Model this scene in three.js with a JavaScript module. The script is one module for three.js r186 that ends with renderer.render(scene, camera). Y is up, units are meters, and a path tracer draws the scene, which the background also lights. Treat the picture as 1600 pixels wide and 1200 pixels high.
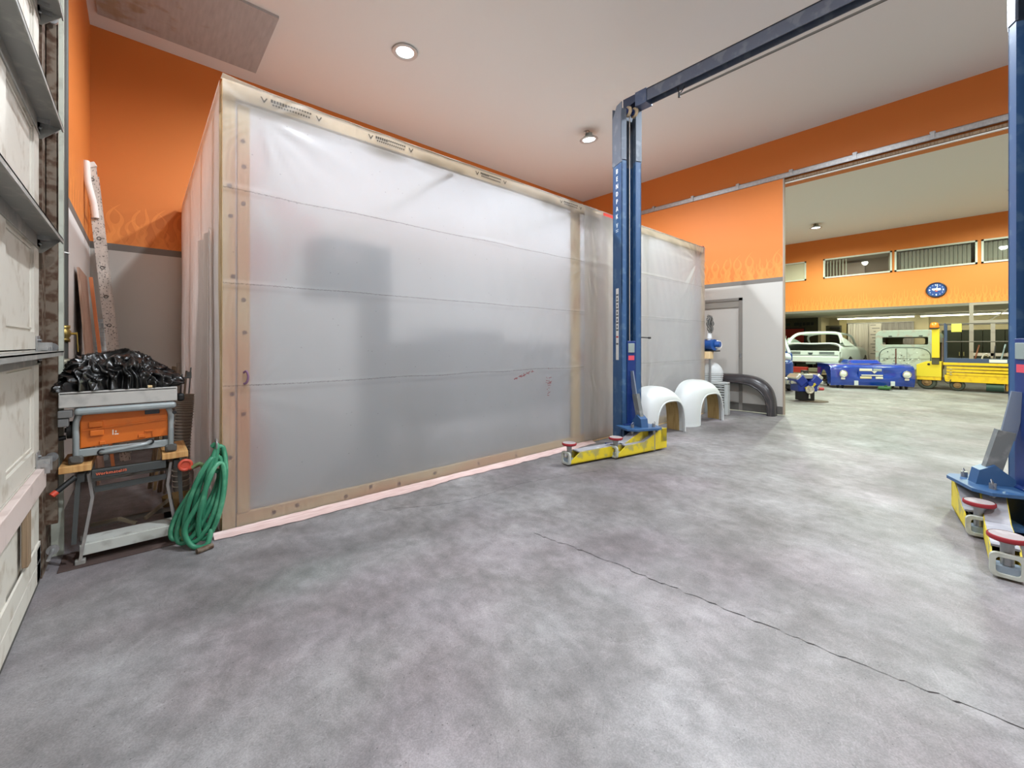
import * as THREE from 'three';
import { RoundedBoxGeometry } from 'three/addons/geometries/RoundedBoxGeometry.js';
import { mergeGeometries } from 'three/addons/utils/BufferGeometryUtils.js';
import { ImprovedNoise } from 'three/addons/math/ImprovedNoise.js';
import { FontLoader } from 'three/addons/loaders/FontLoader.js';
import { TextGeometry } from 'three/addons/geometries/TextGeometry.js';
import { RectAreaLightUniformsLib } from 'three/addons/lights/RectAreaLightUniformsLib.js';

// ---------------------------------------------------------------- camera, lamps, exposure
RectAreaLightUniformsLib.init();
const scene = new THREE.Scene();
scene.background = new THREE.Color(0x000000);
const camera = new THREE.PerspectiveCamera(2 * Math.atan(600 / 651) * 180 / Math.PI, 1600 / 1200, 0.05, 60);
camera.position.set(0, 1.25, 0);
camera.lookAt(0.66557, 1.25, -0.74634);
camera.setViewOffset(1600, 1200, 0, 62, 1600, 1200);
const renderer = new THREE.WebGLRenderer({ antialias: true });
renderer.toneMapping = THREE.LinearToneMapping;
renderer.toneMappingExposure = 1.58;
renderer.shadowMap.enabled = true;
const LAMP_POWER = 30;          // candela of a ceiling downlight of the near bay
const FAR_POWER = 48;           // the same in the far bay
const CEILING = 4.9;
const downlights = [             // x, z, drop below the ceiling
  [2.46, -4.76, 0], [5.72, -4.44, 0.14], [1.5, -1.57, 0], [5.6, -1.57, 0], [1.5, 1.6, 0], [5.6, 1.6, 0],
  [11.6, -3.35, 0], [15.3, -3.3, 0.1], [11.6, 0.6, 0], [15.3, 0.6, 0],
];

// ---------------------------------------------------------------- helpers
const seed = (s) => () => { s |= 0; s = s + 0x6D2B79F5 | 0; let t = Math.imul(s ^ s >>> 15, 1 | s); t = t + Math.imul(t ^ t >>> 7, 61 | t) ^ t; return ((t ^ t >>> 14) >>> 0) / 4294967296; };
const rnd = seed(7);
const R = (a, b) => a + (b - a) * rnd();
const perlin = new ImprovedNoise();
const noise = (x, y, z = 0) => perlin.noise(x + 31.7, y + 11.3, z + 5.1);
const fbm = (x, y, z, n = 4) => { let s = 0, a = 0.5; for (let i = 0; i < n; i++) { s += a * noise(x, y, z + i * 3.7); x *= 2.03; y *= 2.03; a *= 0.5; } return s; };
const clamp = (v, a = 0, b = 1) => Math.min(b, Math.max(a, v));
const sm = (a, b, v) => { const t = clamp((v - a) / (b - a)); return t * t * (3 - 2 * t); };
const V = (x, y, z) => new THREE.Vector3(x, y, z);
const mats = {};
function M(color, roughness = 0.6, metalness = 0, more = {}) {
  const k = JSON.stringify([color, roughness, metalness, Object.keys(more).length ? Math.random : 0]);
  if (!Object.keys(more).length && mats[k]) return mats[k];
  const m = new THREE.MeshPhysicalMaterial({ color, roughness, metalness, ...more });
  if (!Object.keys(more).length) mats[k] = m;
  return m;
}
const place = (g, x = 0, y = 0, z = 0, rx = 0, ry = 0, rz = 0) => { if (rx || ry || rz) g.applyMatrix4(new THREE.Matrix4().makeRotationFromEuler(new THREE.Euler(rx, ry, rz))); return g.translate(x, y, z); };
const box = (w, h, d, x, y, z, rx, ry, rz) => place(new THREE.BoxGeometry(w, h, d), x, y, z, rx, ry, rz);
const span = (x0, x1, y0, y1, z0, z1) => box(x1 - x0, y1 - y0, z1 - z0, (x0 + x1) / 2, (y0 + y1) / 2, (z0 + z1) / 2);
const rb = (w, h, d, r, x, y, z, rx, ry, rz) => place(new RoundedBoxGeometry(w, h, d, 3, Math.min(r, w / 2.01, h / 2.01, d / 2.01)), x, y, z, rx, ry, rz);
const rspan = (r, x0, x1, y0, y1, z0, z1) => rb(x1 - x0, y1 - y0, z1 - z0, r, (x0 + x1) / 2, (y0 + y1) / 2, (z0 + z1) / 2);
const cyl = (r0, r1, h, x, y, z, rx, ry, rz, n = 20) => place(new THREE.CylinderGeometry(r1, r0, h, n), x, y, z, rx, ry, rz);
const ring = (r, t, x, y, z, rx, ry, rz) => place(new THREE.TorusGeometry(r, t, 8, 28), x, y, z, rx, ry, rz);
const lathe = (pts, x, y, z, rx, ry, rz, n = 24) => place(new THREE.LatheGeometry(pts.map((p) => new THREE.Vector2(p[0], p[1])), n), x, y, z, rx, ry, rz);
const tube = (pts, r, n = 40, k = 8, closed = false) => new THREE.TubeGeometry(new THREE.CatmullRomCurve3(pts.map((p) => V(...p)), closed), n, r, k, closed);
function bar(p, q, w, h, roll = 0) {                 // a rectangular bar from p to q
  const a = V(...p), b = V(...q), d = b.clone().sub(a), g = new THREE.BoxGeometry(w, h, d.length());
  if (roll) g.rotateZ(roll);
  const m = new THREE.Matrix4().lookAt(b, a, Math.abs(d.y) > 0.95 * d.length() ? V(1, 0, 0) : V(0, 1, 0));
  g.applyMatrix4(m); const c = a.add(b).multiplyScalar(0.5); return g.translate(c.x, c.y, c.z);
}
const rod = (p, q, r, n = 12) => { const a = V(...p), b = V(...q), d = b.clone().sub(a), g = new THREE.CylinderGeometry(r, r, d.length(), n); g.applyQuaternion(new THREE.Quaternion().setFromUnitVectors(V(0, 1, 0), d.normalize())); const c = a.add(b).multiplyScalar(0.5); return g.translate(c.x, c.y, c.z); };
function ext(pts, depth, x = 0, y = 0, z = 0, rx = 0, ry = 0, rz = 0, bevel = 0, holes = []) {
  const s = new THREE.Shape(pts.map((p) => new THREE.Vector2(p[0], p[1])));
  for (const h of holes) s.holes.push(new THREE.Path(h.map((p) => new THREE.Vector2(p[0], p[1]))));
  const g = new THREE.ExtrudeGeometry(s, { depth, bevelEnabled: bevel > 0, bevelSize: bevel, bevelThickness: bevel, bevelSegments: 2, curveSegments: 10 });
  return place(g, x, y, z, rx, ry, rz);
}
const roundRect = (x0, x1, y0, y1, r, n = 6) => { const o = []; for (const [cx, cy, a] of [[x1 - r, y1 - r, 0], [x0 + r, y1 - r, 1], [x0 + r, y0 + r, 2], [x1 - r, y0 + r, 3]]) for (let i = 0; i <= n; i++) { const t = (a + i / n) * Math.PI / 2; o.push([cx + r * Math.cos(t), cy + r * Math.sin(t)]); } return o; };
function surf(f, nu, nv) {                            // f(u, v) -> [x, y, z], u and v from 0 to 1
  const p = [], uv = [], ix = [];
  for (let j = 0; j <= nv; j++) for (let i = 0; i <= nu; i++) { p.push(...f(i / nu, j / nv)); uv.push(i / nu, j / nv); }
  for (let j = 0; j < nv; j++) for (let i = 0; i < nu; i++) { const a = j * (nu + 1) + i, b = a + 1, c = a + nu + 1, d = c + 1; ix.push(a, b, d, a, d, c); }
  const g = new THREE.BufferGeometry();
  g.setAttribute('position', new THREE.Float32BufferAttribute(p, 3)); g.setAttribute('uv', new THREE.Float32BufferAttribute(uv, 2)); g.setIndex(ix); g.computeVertexNormals();
  return g;
}
function shell(f, nu, nv, t) {                        // a sheet of thickness t: two skins and the rim between them
  const a = surf(f, nu, nv), p = a.attributes.position, n = a.attributes.normal, k = nu + 1;
  const P = [], U = [], ix = [], uv = a.attributes.uv, N = p.count;
  for (let i = 0; i < N; i++) { P.push(p.getX(i), p.getY(i), p.getZ(i)); U.push(uv.getX(i), uv.getY(i)); }
  for (let i = 0; i < N; i++) { P.push(p.getX(i) - n.getX(i) * t, p.getY(i) - n.getY(i) * t, p.getZ(i) - n.getZ(i) * t); U.push(uv.getX(i), uv.getY(i)); }
  const s = a.index.array; for (let i = 0; i < s.length; i += 3) { ix.push(s[i], s[i + 1], s[i + 2]); ix.push(N + s[i], N + s[i + 2], N + s[i + 1]); }
  const rim = (q, r) => { ix.push(q, N + q, r, r, N + q, N + r); };
  for (let i = 0; i < nu; i++) { rim(i + 1, i); rim(nv * k + i, nv * k + i + 1); }
  for (let j = 0; j < nv; j++) { rim(j * k, (j + 1) * k); rim((j + 1) * k + nu, j * k + nu); }
  const g = new THREE.BufferGeometry(); g.setAttribute('position', new THREE.Float32BufferAttribute(P, 3)); g.setAttribute('uv', new THREE.Float32BufferAttribute(U, 2)); g.setIndex(ix); g.computeVertexNormals();
  return g;
}
function metres(g, s = 1) {                           // uv in metres from the side a face points to
  const p = g.attributes.position, n = g.attributes.normal, u = new Float32Array(p.count * 2);
  for (let i = 0; i < p.count; i++) {
    const a = Math.abs(n.getX(i)), b = Math.abs(n.getY(i)), c = Math.abs(n.getZ(i));
    const q = a >= b && a >= c ? [p.getZ(i), p.getY(i)] : b >= c ? [p.getX(i), p.getZ(i)] : [p.getX(i), p.getY(i)];
    u[2 * i] = q[0] * s; u[2 * i + 1] = q[1] * s;
  }
  g.setAttribute('uv', new THREE.BufferAttribute(u, 2)); return g;
}
function merged(gs, keep) {
  const list = (Array.isArray(gs) ? gs : [gs]).map((g) => { const h = g.index ? g.toNonIndexed() : g; for (const k of Object.keys(h.attributes)) if (!['position', 'normal', 'uv'].includes(k)) h.deleteAttribute(k); if (!h.attributes.uv) h.setAttribute('uv', new THREE.BufferAttribute(new Float32Array(h.attributes.position.count * 2), 2)); h.morphAttributes = {}; return h; });
  const g = list.length > 1 ? mergeGeometries(list) : list[0];
  return keep ? g : metres(g);
}
const used = {};
const numbered = (n) => { const k = used[n] = (used[n] ?? -1) + 1; return k ? `${n}_${String(k).padStart(3, '0')}` : n; };
const add = (o) => { scene.add(o); return o; };
function part(name, gs, m, parent, label, keep) {
  const o = new THREE.Mesh(merged(gs, keep), m); o.name = name; o.castShadow = o.receiveShadow = true;
  if (label) o.userData.label = label;
  parent.add(o); return o;
}
function thing(name, label, category, pos = [0, 0, 0], turn = 0, group) {
  const o = new THREE.Group(); o.name = numbered(name); o.position.set(...pos); o.rotation.y = turn;
  o.userData = { label, category }; if (group) o.userData.group = group; return add(o);
}
function single(name, gs, m, label, category, group, keep) {
  const o = new THREE.Mesh(merged(gs, keep), m); o.name = numbered(name); o.castShadow = o.receiveShadow = true; o.userData = { label, category }; if (group) o.userData.group = group; return add(o);
}
function struct(name, label, category) { const o = new THREE.Group(); o.name = name; o.userData = { label, category, kind: 'structure' }; return add(o); }
function copy(o, pos, turn, label) { const c = o.clone(); c.name = numbered(o.name.replace(/_\d{3}$/, '')); c.userData = { ...o.userData }; if (label) c.userData.label = label; c.position.set(...pos); c.rotation.y = turn; return add(c); }
const flipZ = (g) => { const h = g.index ? g.toNonIndexed() : g; h.scale(1, 1, -1); for (const k of Object.keys(h.attributes)) { const a = h.attributes[k], n = a.itemSize; for (let i = 0; i < a.count; i += 3) for (let c = 0; c < n; c++) { const t = a.array[(i + 1) * n + c]; a.array[(i + 1) * n + c] = a.array[(i + 2) * n + c]; a.array[(i + 2) * n + c] = t; } } return h; };
function data(w, h, f, srgb = true, rep = [1, 1]) {
  const a = new Uint8Array(w * h * 4);
  for (let y = 0; y < h; y++) for (let x = 0; x < w; x++) { const c = f(x / w, y / h, x, y), i = (y * w + x) * 4; if (typeof c === 'number') a[i] = a[i + 1] = a[i + 2] = clamp(c) * 255; else { a[i] = clamp(c[0]) * 255; a[i + 1] = clamp(c[1]) * 255; a[i + 2] = clamp(c[2]) * 255; } a[i + 3] = 255; }
  const t = new THREE.DataTexture(a, w, h); t.magFilter = THREE.LinearFilter; t.minFilter = THREE.LinearFilter; t.wrapS = t.wrapT = THREE.RepeatWrapping; if (srgb) t.colorSpace = THREE.SRGBColorSpace; t.repeat.set(...rep); t.needsUpdate = true; return t;
}
function canvas(w, h, draw, repeat) {
  const c = document.createElement('canvas'); c.width = w; c.height = h; draw(c.getContext('2d'), w, h);
  const t = new THREE.CanvasTexture(c); t.colorSpace = THREE.SRGBColorSpace; if (repeat) t.wrapS = t.wrapT = THREE.RepeatWrapping; return t;
}
// periodic noise: blends two shifted copies so that a tile repeats without a seam
const tileable = (f) => (u, v) => { const a = sm(0.8, 1, u), b = sm(0.8, 1, v); if (!a && !b) return f(u, v); return (f(u, v) * (1 - a) + f(u - 1, v) * a) * (1 - b) + (f(u, v - 1) * (1 - a) + f(u - 1, v - 1) * a) * b; };

// ---------------------------------------------------------------- surfaces
const concreteField = tileable((u, v) => fbm(u * 6, v * 6, 1, 5));
const concreteFine = tileable((u, v) => fbm(u * 40 + 0.7 * noise(u * 9, v * 9, 3), v * 30, 5, 4));
const scuffs = new Float32Array(1024 * 1024);          // trowel marks, tyre scuffs and scratches, drawn stroke by stroke
{
  const r = seed(3);
  for (let i = 0; i < 9000; i++) {
    let x = r() * 1024, y = r() * 1024, a = r() * 6.283, bend = (r() - 0.5) * 0.03; const n = 6 + r() * r() * 46, w = r() < 0.8 ? 1 : 2 + r() * 3, k = (r() - 0.45) * 0.11 / Math.sqrt(w);
    for (let s = 0; s < n; s++) { x += Math.cos(a); y += Math.sin(a); a += bend; for (let q = 0; q < w; q++) { const X = (Math.floor(x + q * Math.sin(a)) & 1023), Y = (Math.floor(y - q * Math.cos(a)) & 1023); scuffs[Y * 1024 + X] += k * (0.4 + 0.6 * Math.sin(s / n * 3.14)); } }
  }
}
const concreteRand = seed(4);
const concreteMap = data(1024, 1024, (u, v, x, y) => {
  const n = concreteField(u, v), g = concreteRand();
  const m = concreteFine(u, v); let k = 0.82 + n * 0.2 + m * 0.19 + 1.3 * clamp(scuffs[y * 1024 + x], -0.2, 0.16) + (g - 0.5) * 0.14;
  if (g > 0.9995) k += 0.2; if (g < 0.0005) k -= 0.35;
  return [k, k * 0.985 + n * 0.02, k * 0.985 + n * 0.03];
}, true, [1 / 3.1, 1 / 3.1]);
const concreteBump = data(512, 512, (u, v, x, y) => 0.5 + concreteField(u, v) * 0.4 + scuffs[y * 2048 + x * 2] * 0.6, false, [1 / 3.1, 1 / 3.1]);
const woodTex = (a, b, s) => data(256, 256, (u, v) => { const w = u * 18 + fbm(u * 3, v * 1.2, s, 3) * 6, k = clamp(0.5 + 0.35 * Math.sin(w * 3) + 0.3 * noise(u * 60, v * 3, s)); return [0, 1, 2].map((i) => (a[i] * (1 - k) + b[i] * k) / 255); }, true, [3, 1]);
const pine = M(0xffffff, 0.75, 0, { map: woodTex([212, 182, 134], [234, 210, 166], 2) });
const oldWood = M(0xffffff, 0.85, 0, { map: woodTex([120, 98, 76], [158, 136, 110], 5) });
const greyWood = M(0xffffff, 0.9, 0, { map: woodTex([118, 106, 96], [170, 156, 142], 9) });
const rustTex = data(256, 512, (u, v) => { const n = tileable((a, b) => fbm(a * 9, b * 18, 4, 4))(u, v), k = sm(-0.12, 0.22, n); return [0.46 - 0.16 * k, 0.41 - 0.2 * k, 0.36 - 0.21 * k]; }, true, [2, 1]);
const rust = M(0xffffff, 0.75, 0.25, { map: rustTex });
const galv = M(0xffffff, 0.45, 0.75, { map: data(256, 256, (u, v) => 0.66 + 0.09 * fbm(u * 14, v * 14, 3, 3) + 0.05 * noise(u * 50, v * 6), true, [2, 2]) });
const steel = M(0x9a9c9e, 0.4, 0.8), darkSteel = M(0x3a3a3c, 0.5, 0.6), black = M(0x111112, 0.55), blackGloss = M(0x0c0c0d, 0.25), chrome = M(0xd8d8d8, 0.15, 1);
const orange = M(0xcb742e, 0.62), greyPaint = M(0xbab7b0, 0.6), stripe = M(0x6c6862, 0.6), ceilingPaint = M(0xd8d8d5, 0.85), white = M(0xe9e9e6, 0.5);
const cream = M(0xd8cfae, 0.7);
const dusty = (c, d, r, s, metal = 0) => M(0xffffff, r, metal, { map: data(256, 256, (u, v) => { const k = sm(0.02, 0.32, tileable((a, b) => fbm(a * 6, b * 6, s, 5))(u, v)) * 0.75; return c.map((q, i) => (q * (1 - k) + d[i] * k) / 255); }, true, [1.5, 1.5]) });
const liftBlue = dusty([48, 84, 126], [84, 112, 142], 0.42, 3), liftBlueDark = dusty([20, 48, 110], [32, 62, 118], 0.35, 6), liftYellow = dusty([214, 192, 40], [150, 146, 110], 0.5, 8), dustTop = dusty([146, 146, 152], [186, 184, 186], 0.8, 9);
const doorPaint = dusty([205, 200, 190], [176, 166, 152], 0.6, 12), doorGrey = dusty([150, 150, 146], [186, 182, 176], 0.5, 14, 0.3);
// ---------------------------------------------------------------- the shell of the building
const fl = struct('floor', 'worn grey concrete floor with scuffs, stains and a long crack', 'floor');
{
  const nx = 420, nz = 220, x0 = -0.8, x1 = 23.4, z0 = -6.9, z1 = 4.2;
  const g = new THREE.PlaneGeometry(1, 1, nx, nz); const p = g.attributes.position, c = new Float32Array(p.count * 3), u = g.attributes.uv;
  for (let i = 0; i < p.count; i++) {
    const a = p.getX(i) + 0.5, b = p.getY(i) + 0.5, x = x0 + (x1 - x0) * Math.pow(a, 1.5), z = z0 + (z1 - z0) * b;
    p.setXYZ(i, x, 0, z); u.setXY(i, x, z);
    const n = fbm(x * 0.55, z * 0.55, 3, 4), m = fbm(x * 0.9 + 9, z * 0.9, 7, 4), q = fbm(x * 1.9, z * 1.9, 12, 3);
    const dark = sm(-0.06, 0.3, n) * 0.32, warm = sm(-0.05, 0.25, m) * 0.7 + dark;
    const green = sm(0.9, 0.1, Math.hypot((x - 0.52) / 0.55, (z + 2.45) / 0.3) + q * 0.9) * 0.9 + sm(1, 0.2, Math.hypot((x - 7.2) / 1.3, (z + 0.85) / 0.45) + q * 0.7) * 0.6;
    const k = 0.44 * (1 - dark) * (1 + q * 0.45 + 0.25 * fbm(x * 5, z * 5, 31, 3));
    c[3 * i] = k * (0.725 - 0.1 * green + 0.02 * warm); c[3 * i + 1] = k * (0.715 + 0.0 * green - 0.035 * warm); c[3 * i + 2] = k * (0.725 - 0.05 * green - 0.0 * warm);
  }
  g.setAttribute('color', new THREE.BufferAttribute(c, 3)); 
  const ix = g.index.array; for (let i = 0; i < ix.length; i += 3) { const t = ix[i]; ix[i] = ix[i + 1]; ix[i + 1] = t; }
  g.computeVertexNormals(); const nn = g.attributes.normal; for (let i = 0; i < nn.count; i++) nn.setXYZ(i, 0, 1, 0);
  const o = new THREE.Mesh(g, M(0xffffff, 0.62, 0, { map: concreteMap, bumpMap: concreteBump, bumpScale: 0.0015, vertexColors: true })); o.name = 'slab_surface'; o.receiveShadow = true; fl.add(o);
  part('slab', span(-0.8, 23.4, -0.25, -0.01, -6.9, 4.2), M(0x8a8a88, 0.9), fl);
  const crack = (pts, w, s) => { const r = seed(s), L = [], curve = new THREE.CatmullRomCurve3(pts.map(([x, z]) => V(x, 0, z))), n = 90; for (let i = 0; i <= n; i++) { const q = curve.getPoint(i / n); L.push([q.x + (r() - 0.5) * 0.022, q.z + (r() - 0.5) * 0.022, w * (0.35 + r())]); }
    return surf((a, b) => { const q = L[Math.round(a * n)]; return [q[0] + (b - 0.5) * q[2] * 0.5, 0.0012, q[1] - (b - 0.5) * q[2]]; }, n, 1); };
  const crackMat = M(0x2b2828, 0.95);
  part('crack', crack([[1.94, -1.97], [2.0, -1.55], [2.03, -1.2], [2.07, -0.75], [2.1, -0.35], [2.15, 0.1], [2.25, 1.2]], 0.007, 5), crackMat, fl, 'thin dark crack running across the concrete');
  part('crack', crack([[1.35, -3.0], [1.9, -2.75], [2.6, -2.72], [3.4, -2.5]], 0.003, 6), crackMat, fl);
}
const ce = struct('ceiling', 'high smooth off-white painted ceiling with recessed lamps', 'ceiling');
part('ceiling_board', span(-0.8, 17.9, CEILING, CEILING + 0.2, -6.95, 4.2), ceilingPaint, ce);
const hatchMap = data(512, 512, (u, v) => { const n = fbm(u * 7, v * 7, 21, 5), s = fbm(u * 40, v * 5, 4, 3), b = sm(0.05, 0.5, n + (0.42 - u) * 0.9); return [0.64 + s * 0.07 - b * 0.06, 0.645 + s * 0.07 - b * 0.1, 0.645 + s * 0.07 - b * 0.17]; });
{
  const g = new THREE.BoxGeometry(1.5, 0.03, 1.25);
  const o = part('ceiling_panel', place(g, 0.4, CEILING - 0.015, -5.81), M(0xffffff, 0.8, 0, { map: hatchMap }), ce, 'rough grey stained panel fixed to the ceiling', true);
}
// ghost flames sprayed on the wall: lighter tongues in rows
function flames(w, h, tone, seedNo, metresWide, size = 1, strength = 1) {
  return canvas(w, h, (c) => {
    c.fillStyle = '#cb742e'; c.fillRect(0, 0, w, h);
    const r = seed(seedNo), s = w / metresWide * size;
    const lick = (x, base, hh, ww, dir) => {
      c.beginPath(); c.moveTo(x - ww * 0.5, base);
      c.bezierCurveTo(x - ww * 0.1, base - hh * 0.25, x - ww * 0.12, base - hh * 0.3, x - ww * 0.34, base - hh * 0.52);
      c.bezierCurveTo(x - ww * 0.5, base - hh * 0.68, x - ww * 0.28, base - hh * 0.84, x - ww * 0.3 * dir, base - hh);
      c.bezierCurveTo(x - ww * 0.1, base - hh * 0.84, x - ww * 0.3, base - hh * 0.7, x - ww * 0.18, base - hh * 0.56);
      c.bezierCurveTo(x - ww * 0.08, base - hh * 0.48, x + ww * 0.08, base - hh * 0.48, x + ww * 0.18, base - hh * 0.56);
      c.bezierCurveTo(x + ww * 0.34, base - hh * 0.72, x + ww * 0.12, base - hh * 0.8, x + ww * 0.24 * dir, base - hh * 0.93);
      c.bezierCurveTo(x + ww * 0.3, base - hh * 0.78, x + ww * 0.52, base - hh * 0.66, x + ww * 0.34, base - hh * 0.5);
      c.bezierCurveTo(x + ww * 0.14, base - hh * 0.3, x + ww * 0.1, base - hh * 0.25, x + ww * 0.5, base); c.closePath(); c.fill(); };
    for (let row = 0; row < 3; row++) {
      c.fillStyle = [`rgba(${tone},${0.4 * strength})`, `rgba(${tone},${0.36 * strength})`, `rgba(${tone},${0.34 * strength})`][row];
      const step = [0.2, 0.18, 0.15][row] * s;
      for (let x = 0; x < w + step; x += step * (0.8 + r() * 0.4)) lick(x, h * (1.02), [0.78, 0.55, 0.36][row] * h * (0.62 + r() * 0.5), [0.2, 0.17, 0.14][row] * s, r() > 0.5 ? 1 : -1);
    }
  });
}
const flameNear = M(0xffffff, 0.62, 0, { map: flames(2048, 512, '230,144,66', 5, 3.2, 1, 1.15) });
const flameFar = M(0xffffff, 0.62, 0, { map: flames(2048, 256, '226,150,72', 9, 6.4, 0.62, 0.75) });
// a wall standing along z or x at a coordinate, in paint bands; every band is its own piece
function painted(root, axis, a, thick, from, to, bands) {
  for (const [name, y0, y1, m, wide] of bands) {
    const g = axis === 'x' ? span(a, a + thick, y0, y1, from, to) : span(from, to, y0, y1, a, a + thick);
    if (wide) { const p = g.attributes.position, u = g.attributes.uv; for (let i = 0; i < p.count; i++) u.setXY(i, (axis === 'x' ? p.getZ(i) : p.getX(i)) / wide, (p.getY(i) - y0) / (y1 - y0)); }
    part(name, g, m, root, undefined, true);
  }
}
flameNear.map.wrapS = flameFar.map.wrapS = THREE.RepeatWrapping;
const bandsNear = [['lower_paint', 0, 2.35, greyPaint], ['paint_stripe', 2.35, 2.43, stripe], ['flame_band', 2.43, 3.13, flameNear, 3.2], ['upper_paint', 3.13, CEILING, orange]];
const wl = struct('wall_left', 'tall wall, orange above with ghost flames, beige grey below a dark stripe', 'wall');
painted(wl, 'z', -6.95, 0.2, -0.8, 17.7, bandsNear);
const wf = struct('wall_front', 'wall beside the overhead door, orange above and pale grey below a stripe', 'wall');
painted(wf, 'x', -0.63, 0.2, -6.75, -3.66, [['lower_paint', 0, 2.35, M(0xdcdad6, 0.6)], ...bandsNear.slice(1)]);
part('door_header', span(-0.63, -0.43, 3.62, CEILING, -3.66, 0.75), orange, wf);
painted(wf, 'x', -0.63, 0.2, 0.75, 4.0, bandsNear);
const wr = struct('wall_right', 'plain pale side wall of the two bays', 'wall');
part('plain_paint', span(-0.8, 17.7, 0, CEILING, 4.0, 4.2), greyPaint, wr);
// the cross wall with its wide opening: header, rail and sliding panel
const wb = struct('wall_back', 'orange header wall above the wide opening between the two bays', 'wall');
part('header', span(8.46, 8.62, 4.06, CEILING, -6.75, 4.0), orange, wb);
part('wall_beside_opening', span(8.46, 8.62, 0, 4.06, 1.6, 4.0), orange, wb);
part('header_board', span(8.40, 8.46, 4.085, 4.125, -6.6, 3.9), oldWood, wb);
part('header_trim', span(8.42, 8.46, 4.065, 4.08, -2.3, 3.9), white, wb);
{
  const t = thing('door_rail', 'galvanised sliding door rail on brackets under the orange header', 'rail');
  part('track', [span(8.37, 8.375, 4.15, 4.235, -6.2, 3.8), span(8.37, 8.44, 4.23, 4.236, -6.2, 3.8), span(8.37, 8.385, 4.148, 4.154, -6.2, 3.8)], galv, t);
  for (let z = -5.6; z < 3.6; z += 0.86) part('bracket', [span(8.362, 8.458, 4.238, 4.262, z - 0.03, z + 0.03), span(8.355, 8.368, 4.15, 4.262, z - 0.022, z + 0.022)], galv, t);
}
const slide = thing('sliding_partition', 'sliding wall panel with orange top, ghost flames and grey lower half', 'partition');
{
  const x0 = 8.36, x1 = 8.42, z0 = -6.7, z1 = -2.28, d0 = -3.86, d1 = -2.93, dt = 2.12;
  painted(slide, 'x', x0, x1 - x0, z0, z1, [['paint_stripe', 2.35, 2.43, stripe], ['flame_band', 2.43, 3.13, flameNear, 3.2], ['upper_paint', 3.13, 4.14, orange]]);
  part('lower_paint', [span(x0, x1, 0.02, 2.35, z0, d0), span(x0, x1, dt, 2.35, d0, d1), span(x0, x1, 0.02, 2.35, d1, z1)], greyPaint, slide);
  part('edge_strip', span(x0 - 0.004, x1 + 0.01, 0.02, 4.14, z1, z1 + 0.02), M(0x9b8c7e, 0.6), slide);
  const fr = part('door_frame', [span(x0 - 0.015, x1, 0.02, dt, d1 - 0.06, d1), span(x0 - 0.015, x1, 0.02, dt, d0, d0 + 0.06), span(x0 - 0.015, x1, dt - 0.05, dt, d0, d1)], M(0x7e7a74, 0.5), slide);
  const df = part('door_leaf', span(x0 + 0.025, x1 - 0.005, 0.03, dt - 0.05, d0 + 0.06, d1 - 0.06), M(0xbdbab4, 0.5), slide);
  part('head_shade_band', span(x0 + 0.0, x0 + 0.025, dt - 0.17, dt - 0.05, d0 + 0.06, d1 - 0.06), M(0x8c8880, 0.5), df);  // grey band painted as the shadow under the door head
  part('bottom_rail', span(x0 - 0.012, x0, 0.02, 0.16, z0, z1), M(0x5d5a55, 0.6), slide);
  part('latch_plate', span(x0 - 0.022, x0 - 0.014, 1.0, 1.08, d1 - 0.045, d1 - 0.015), steel, fr);
}
// the far bay: wall with the mezzanine windows, low room under it
const FX = 17.7;
const wfar = struct('wall_far', 'far orange mezzanine wall with ghost flames and a row of windows', 'wall');
const wins = [[-5.3, -4.1], [-3.6, -1.83], [-1.77, -0.03], [0.04, 1.8]];
painted(wfar, 'x', FX, 0.14, -6.75, 4.0, [['flame_band', 2.44, 3.1, flameFar, 6.4], ['upper_paint', 3.1, 3.53, orange], ['upper_paint', 4.2, CEILING, orange]]);
{
  let z = -6.75; for (const [a, b] of wins) { part('pier', span(FX, FX + 0.14, 3.53, 4.2, z, a), orange, wfar); z = b; }
  part('pier', span(FX, FX + 0.14, 3.53, 4.2, z, 4.0), orange, wfar);
  part('paint_stripe', span(FX - 0.01, FX + 0.14, 2.36, 2.44, -6.75, 4.0), stripe, wfar);
}
const glass = M(0xffffff, 0.02, 0, { transmission: 1, thickness: 0, ior: 1.5 });
wins.forEach(([a, b], i) => {
  const w = struct(`window_${i + 1}`, ['frosted pale window at the end of the orange wall', 'long mezzanine window with vertical blinds and lit office', 'long dark mezzanine window with louvred blind behind', 'mezzanine window beside the blue lift column'][i], 'window');
  const t = 0.045, fm = M(0xb9bbb4, 0.5);
  part('frame', [span(FX - 0.03, FX + 0.05, 3.53, 3.53 + t, a, b), span(FX - 0.03, FX + 0.05, 4.2 - t, 4.2, a, b), span(FX - 0.03, FX + 0.05, 3.53, 4.2, a, a + t), span(FX - 0.03, FX + 0.05, 3.53, 4.2, b - t, b)], fm, w);
  part('pane', span(FX + 0.01, FX + 0.014, 3.53 + t, 4.2 - t, a + t, b - t), i ? glass : M(0xe6e0cc, 0.6, 0, { transmission: 0.6, thickness: 0 }), w);
  if (i) { const n = [0, 7, 18, 18][i]; for (let k = 0; k < n; k++) { const z = i === 1 ? a + 0.1 + k * 0.085 : a + 0.08 + k * (b - a - 0.16) / n; part('blind_slat', box(i === 1 ? 0.05 : 0.085, 0.56, 0.003, FX + 0.09, 3.865, z, 0, i === 1 ? 0.6 : 1.25, 0), M(i === 1 ? 0xb9bcae : 0x77756c, 0.7), w); } }
});
const mz = struct('mezzanine', 'mezzanine floor and office box behind the far windows', 'mezzanine');
part('floor_slab', span(FX + 0.141, 23.0, 2.4, 2.6, -6.75, 4.0), M(0xd6d2bd, 0.8), mz);
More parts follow.
